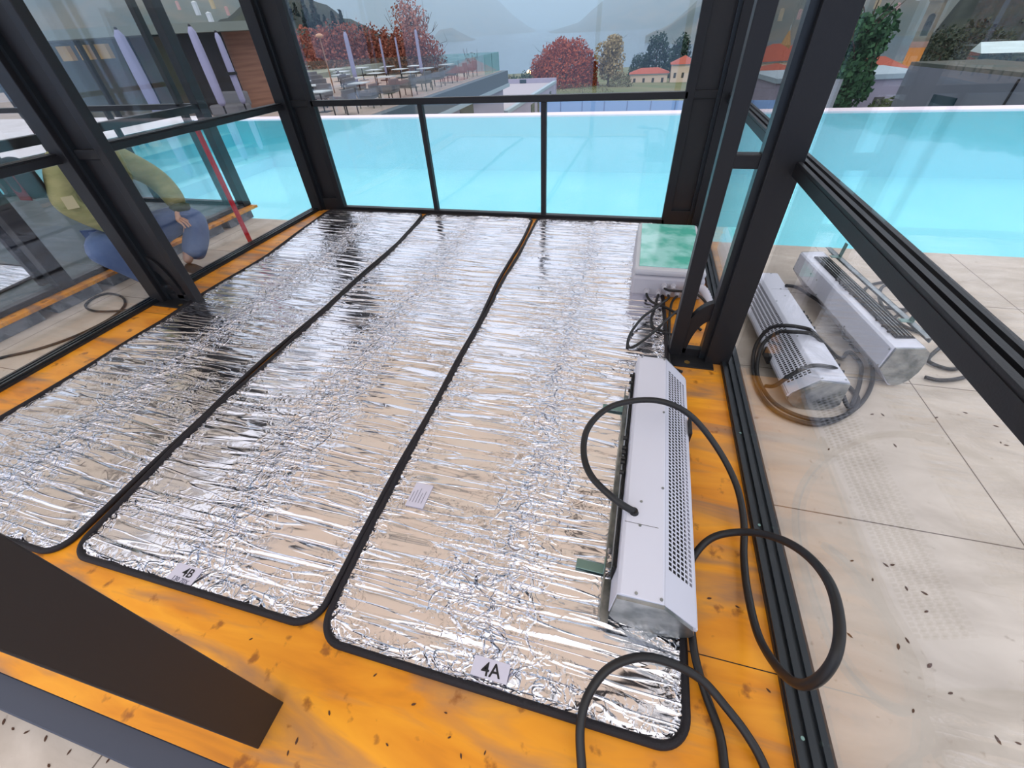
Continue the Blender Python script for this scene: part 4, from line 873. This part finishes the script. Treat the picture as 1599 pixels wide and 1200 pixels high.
# grey building and annexes on the right beyond the pool
GW = mat('grey_render', (112, 118, 128), .8, rgb2=(98, 106, 116), nscale=.25); GROOF = mat('mossy_roof', (62, 76, 70), .9, rgb2=(84, 80, 70), nscale=.5)
g0 = (13.0, 31.2); gb = empty('grey_building', (g0[0], g0[1], -5))
poly = [(0, 0), (1.9, -9.2), (5, -8.8), (3.2, 0)]
MB().prism_z(poly, 0, 4.05).build('wall', GW, gb)
MB().prism_z([(0.02, .0), (1.92, -9.2), (5, -8.8), (3.2, 0)], 4.05, 4.2).build('roof', GROOF, gb)
an_ = math.atan2(-9.2, 1.9)
for t, w_, z0, z1, nm, m in ((.36, .9, 0, 3.1, 'door', DTEAL), (.93, .8, .6, 1.9, 'window', mat('maroon_panel', (88, 62, 72), .7)), (.70, .04, 0, 4.0, 'wall_joint', DARK)):
    MB().obox((1.9*t-.0, -9.2*t, (z0+z1)/2), (w_*1.6, .12, z1-z0), (0, 0, an_)).build(nm, m, gb)
tag(gb, 'long dark grey building with mossy flat roof on the right beyond the pool', 'building')
lb_ = house('annex_building', 'lavender flat-roofed building right of the main right post beyond the pool', 14.0, 45.5, -6.5, 10, 6, 3.9, .3, R(8), wall=LAV, roof=LEDGE, wins=2, flat=True)
lw = MB().prism_z([(7.2, 22), (11.8, 36), (11.2, 36.2), (6.6, 22.2)], -5, -1.9).build('sloping_wall', GW); tag(lw, 'grey retaining wall running away beyond the pool beside the main right post', 'wall')
hd_ = leafy('hedge', 'trimmed low hedge before the lavender building on the right', 16.6, 39.4, -5.0, 1.7, 3.6, (70, 92, 50), (92, 108, 60), cat='hedge', n=900, shape='dome', trunk=0, leaf=.08, seed=77)
kk = MB().box(9.5, 15.5, 33.5, 37.5, -5.2, -4.0).build('pale_patio', PAVEW); struct(kk)
house('town_house', 'long rust-coloured roof to the left of the bell tower', *pol(19.9, 118, -8.6), 10, 7, 1.3, 1.6, -.2, wins=3, group='roofs near the bell tower')
gh = empty('greenhouse', pol(30.2, 90, -5.2), -.2); MB().box(-6, 6, -2, 2, 0, 1.6).build('wall', GREENGLASS, gh); MB().add([(-6, -2.2, 1.6), (6, -2.2, 1.6), (6, 2.2, 1.6), (-6, 2.2, 1.6), (-6, 0, 2.6), (6, 0, 2.6)], [(0, 1, 5, 4), (2, 3, 4, 5), (0, 4, 3), (1, 2, 5)]).build('roof', mat('white_shade_roof', (200, 220, 222), .5), gh)
tag(gh, 'pale greenhouse roof on the right hillside', 'greenhouse')
sg_ = 'dark trees on the right hillside'
for i, (az, D, h, lb) in enumerate(((24.4, 150, 7, 'dark hillside tree just right of the bell tower base'), (25.8, 170, 9, 'second dark hillside tree right of the bell tower'), (27.4, 130, 6, 'dark hillside tree left of the greenhouse roof'), (28.9, 190, 10, 'tall dark tree on the hillside above the greenhouse'), (31.2, 160, 9, 'dark tree on the hillside at the right picture edge'), (25.2, 230, 13, 'large green tree on the hillside behind the bell tower'), (23.6, 200, 8, 'green tree directly behind the bell tower'))):
    p = pol(az, D, -5.2-(D-14)*.0545+2.5); leafy('hillside_tree', lb, p.x, p.y, p.z, h, h*1.3, (34, 54, 44), (70, 76, 52), n=900, shape='dome', trunk=0, leaf=.05, group=sg_, seed=120+i)
hp = 'houses on the mountain sides'
HM = [mat('far_house_%s' % n_, c_, .9) for n_, c_ in (('pink', (200, 150, 140)), ('white', (214, 214, 214)), ('ochre', (196, 168, 120)))]
spots = [(-45.5, 3.05, 620), (-44.2, 2.95, 630), (-42.8, 3.2, 640), (-41.8, 2.6, 620), (-43.4, 2.2, 600), (-47, 2.3, 600), (8.6, 1.2, 900), (10.4, .1, 880), (11.3, .0, 880), (12.8, -.1, 880), (17.6, 1.2, 640), (18.5, .5, 640), (20, -.1, 640), (21.2, .6, 640), (27.5, 1.3, 240), (4.2, -.3, 900)]
for i, (az, el, D) in enumerate(spots):
    p = pol(az, D, zel(el, D)); s_ = D/170*(.55+.5*((i*37) % 10)/10)
    o = MB().box(-s_*.6, s_*.6, -s_*.4, s_*.4, -s_*2.5, s_*.3).add([(-s_*.7, -s_*.5, s_*.3), (s_*.7, -s_*.5, s_*.3), (s_*.7, s_*.5, s_*.3), (-s_*.7, s_*.5, s_*.3), (0, 0, s_*.7)], [(0, 1, 4), (1, 2, 4), (2, 3, 4), (3, 0, 4)]).build('distant_house', HM[i % 3])
    o.location = p; side = 'left' if az < 0 else 'right'
    tag(o, 'tiny %s house far up the misty %s mountainside' % (('pink', 'white', 'ochre')[i % 3], side), 'house', 'distant %s houses on the %s mountain' % (('pink', 'white', 'ochre')[i % 3], side))
p = pol(-17.6, 330, -24.5); lf = house('boathouse', 'small white-roofed lakeside hut beyond the balustrade corner', p.x, p.y, p.z, 8, 5, 2.6, 1.5, 0, roof=mat('white_roof', (226, 226, 232), .6), wins=2)
for i, (az, D, h, w_, lb) in enumerate(((-16.9, 120, 3.6, 4.5, 'dark bush left of the annex roof'), (-14.6, 130, 4.2, 3.4, 'small round dark tree on the lakeside lawn'), (-13.4, 125, 4.8, 5.4, 'bushy green tree left of the red tree'), (-16.0, 150, 4.2, 9, 'low yellowish hedge on the lakeside lawn'), (-2.9, 140, 3.4, 7, 'low brown-green shrubs below the yellowing tree'), (-7, 118, 2.2, 16, 'long low hedge at the foot of the red tree'))):
    p = pol(az, D, -5.2-(D-14)*.0545-.3); leafy('shrub', lb, p.x, p.y, p.z, h, w_, ((44, 66, 50) if i < 3 else (104, 100, 62)), ((66, 92, 64) if i < 3 else (92, 84, 60)), cat='shrub', n=1000, shape='dome', trunk=0, leaf=.05, seed=90+i)
gl_ = empty('street_lamp', pol(-13.0, 190, -14.8)); MB().cyl((0, 0, 0), (0, 0, 3.2), .08).build('pole', STEEL, gl_)
lm = bpy.data.materials.new('glowing_lamp'); lm.use_nodes = True; lm.node_tree.nodes['Principled BSDF'].inputs['Emission Color'].default_value = (1, .62, .2, 1); lm.node_tree.nodes['Principled BSDF'].inputs['Emission Strength'].default_value = 3
MB().ball((0, 0, 3.6), .75).build('lamp_head', lm, gl_, smooth=True); tag(gl_, 'glowing amber lamp at the left edge of the red tree', 'lamp')

# ------------------------------------------------------------------ mist over the lake
hz = bpy.data.materials.new('lake_mist'); hz.use_nodes = True; t = hz.node_tree; t.nodes.remove(t.nodes['Principled BSDF'])
vs_ = t.nodes.new('ShaderNodeVolumeScatter'); vs_.inputs['Color'].default_value = (.78, .90, 1.0, 1); vs_.inputs['Density'].default_value = .00045
va = t.nodes.new('ShaderNodeVolumeAbsorption'); va.inputs['Color'].default_value = (.15, .70, 1.0, 1); va.inputs['Density'].default_value = .00016
ads = t.nodes.new('ShaderNodeAddShader'); t.links.new(vs_.outputs[0], ads.inputs[0]); t.links.new(va.outputs[0], ads.inputs[1])
t.links.new(ads.outputs[0], t.nodes['Material Output'].inputs['Volume'])
mist = MB().box(-7500, 7500, 235, 9000, -29.5, 380).build('mist', hz); tag(mist, 'thin bluish mist hanging over the lake and mountains', 'mist', kind='stuff')
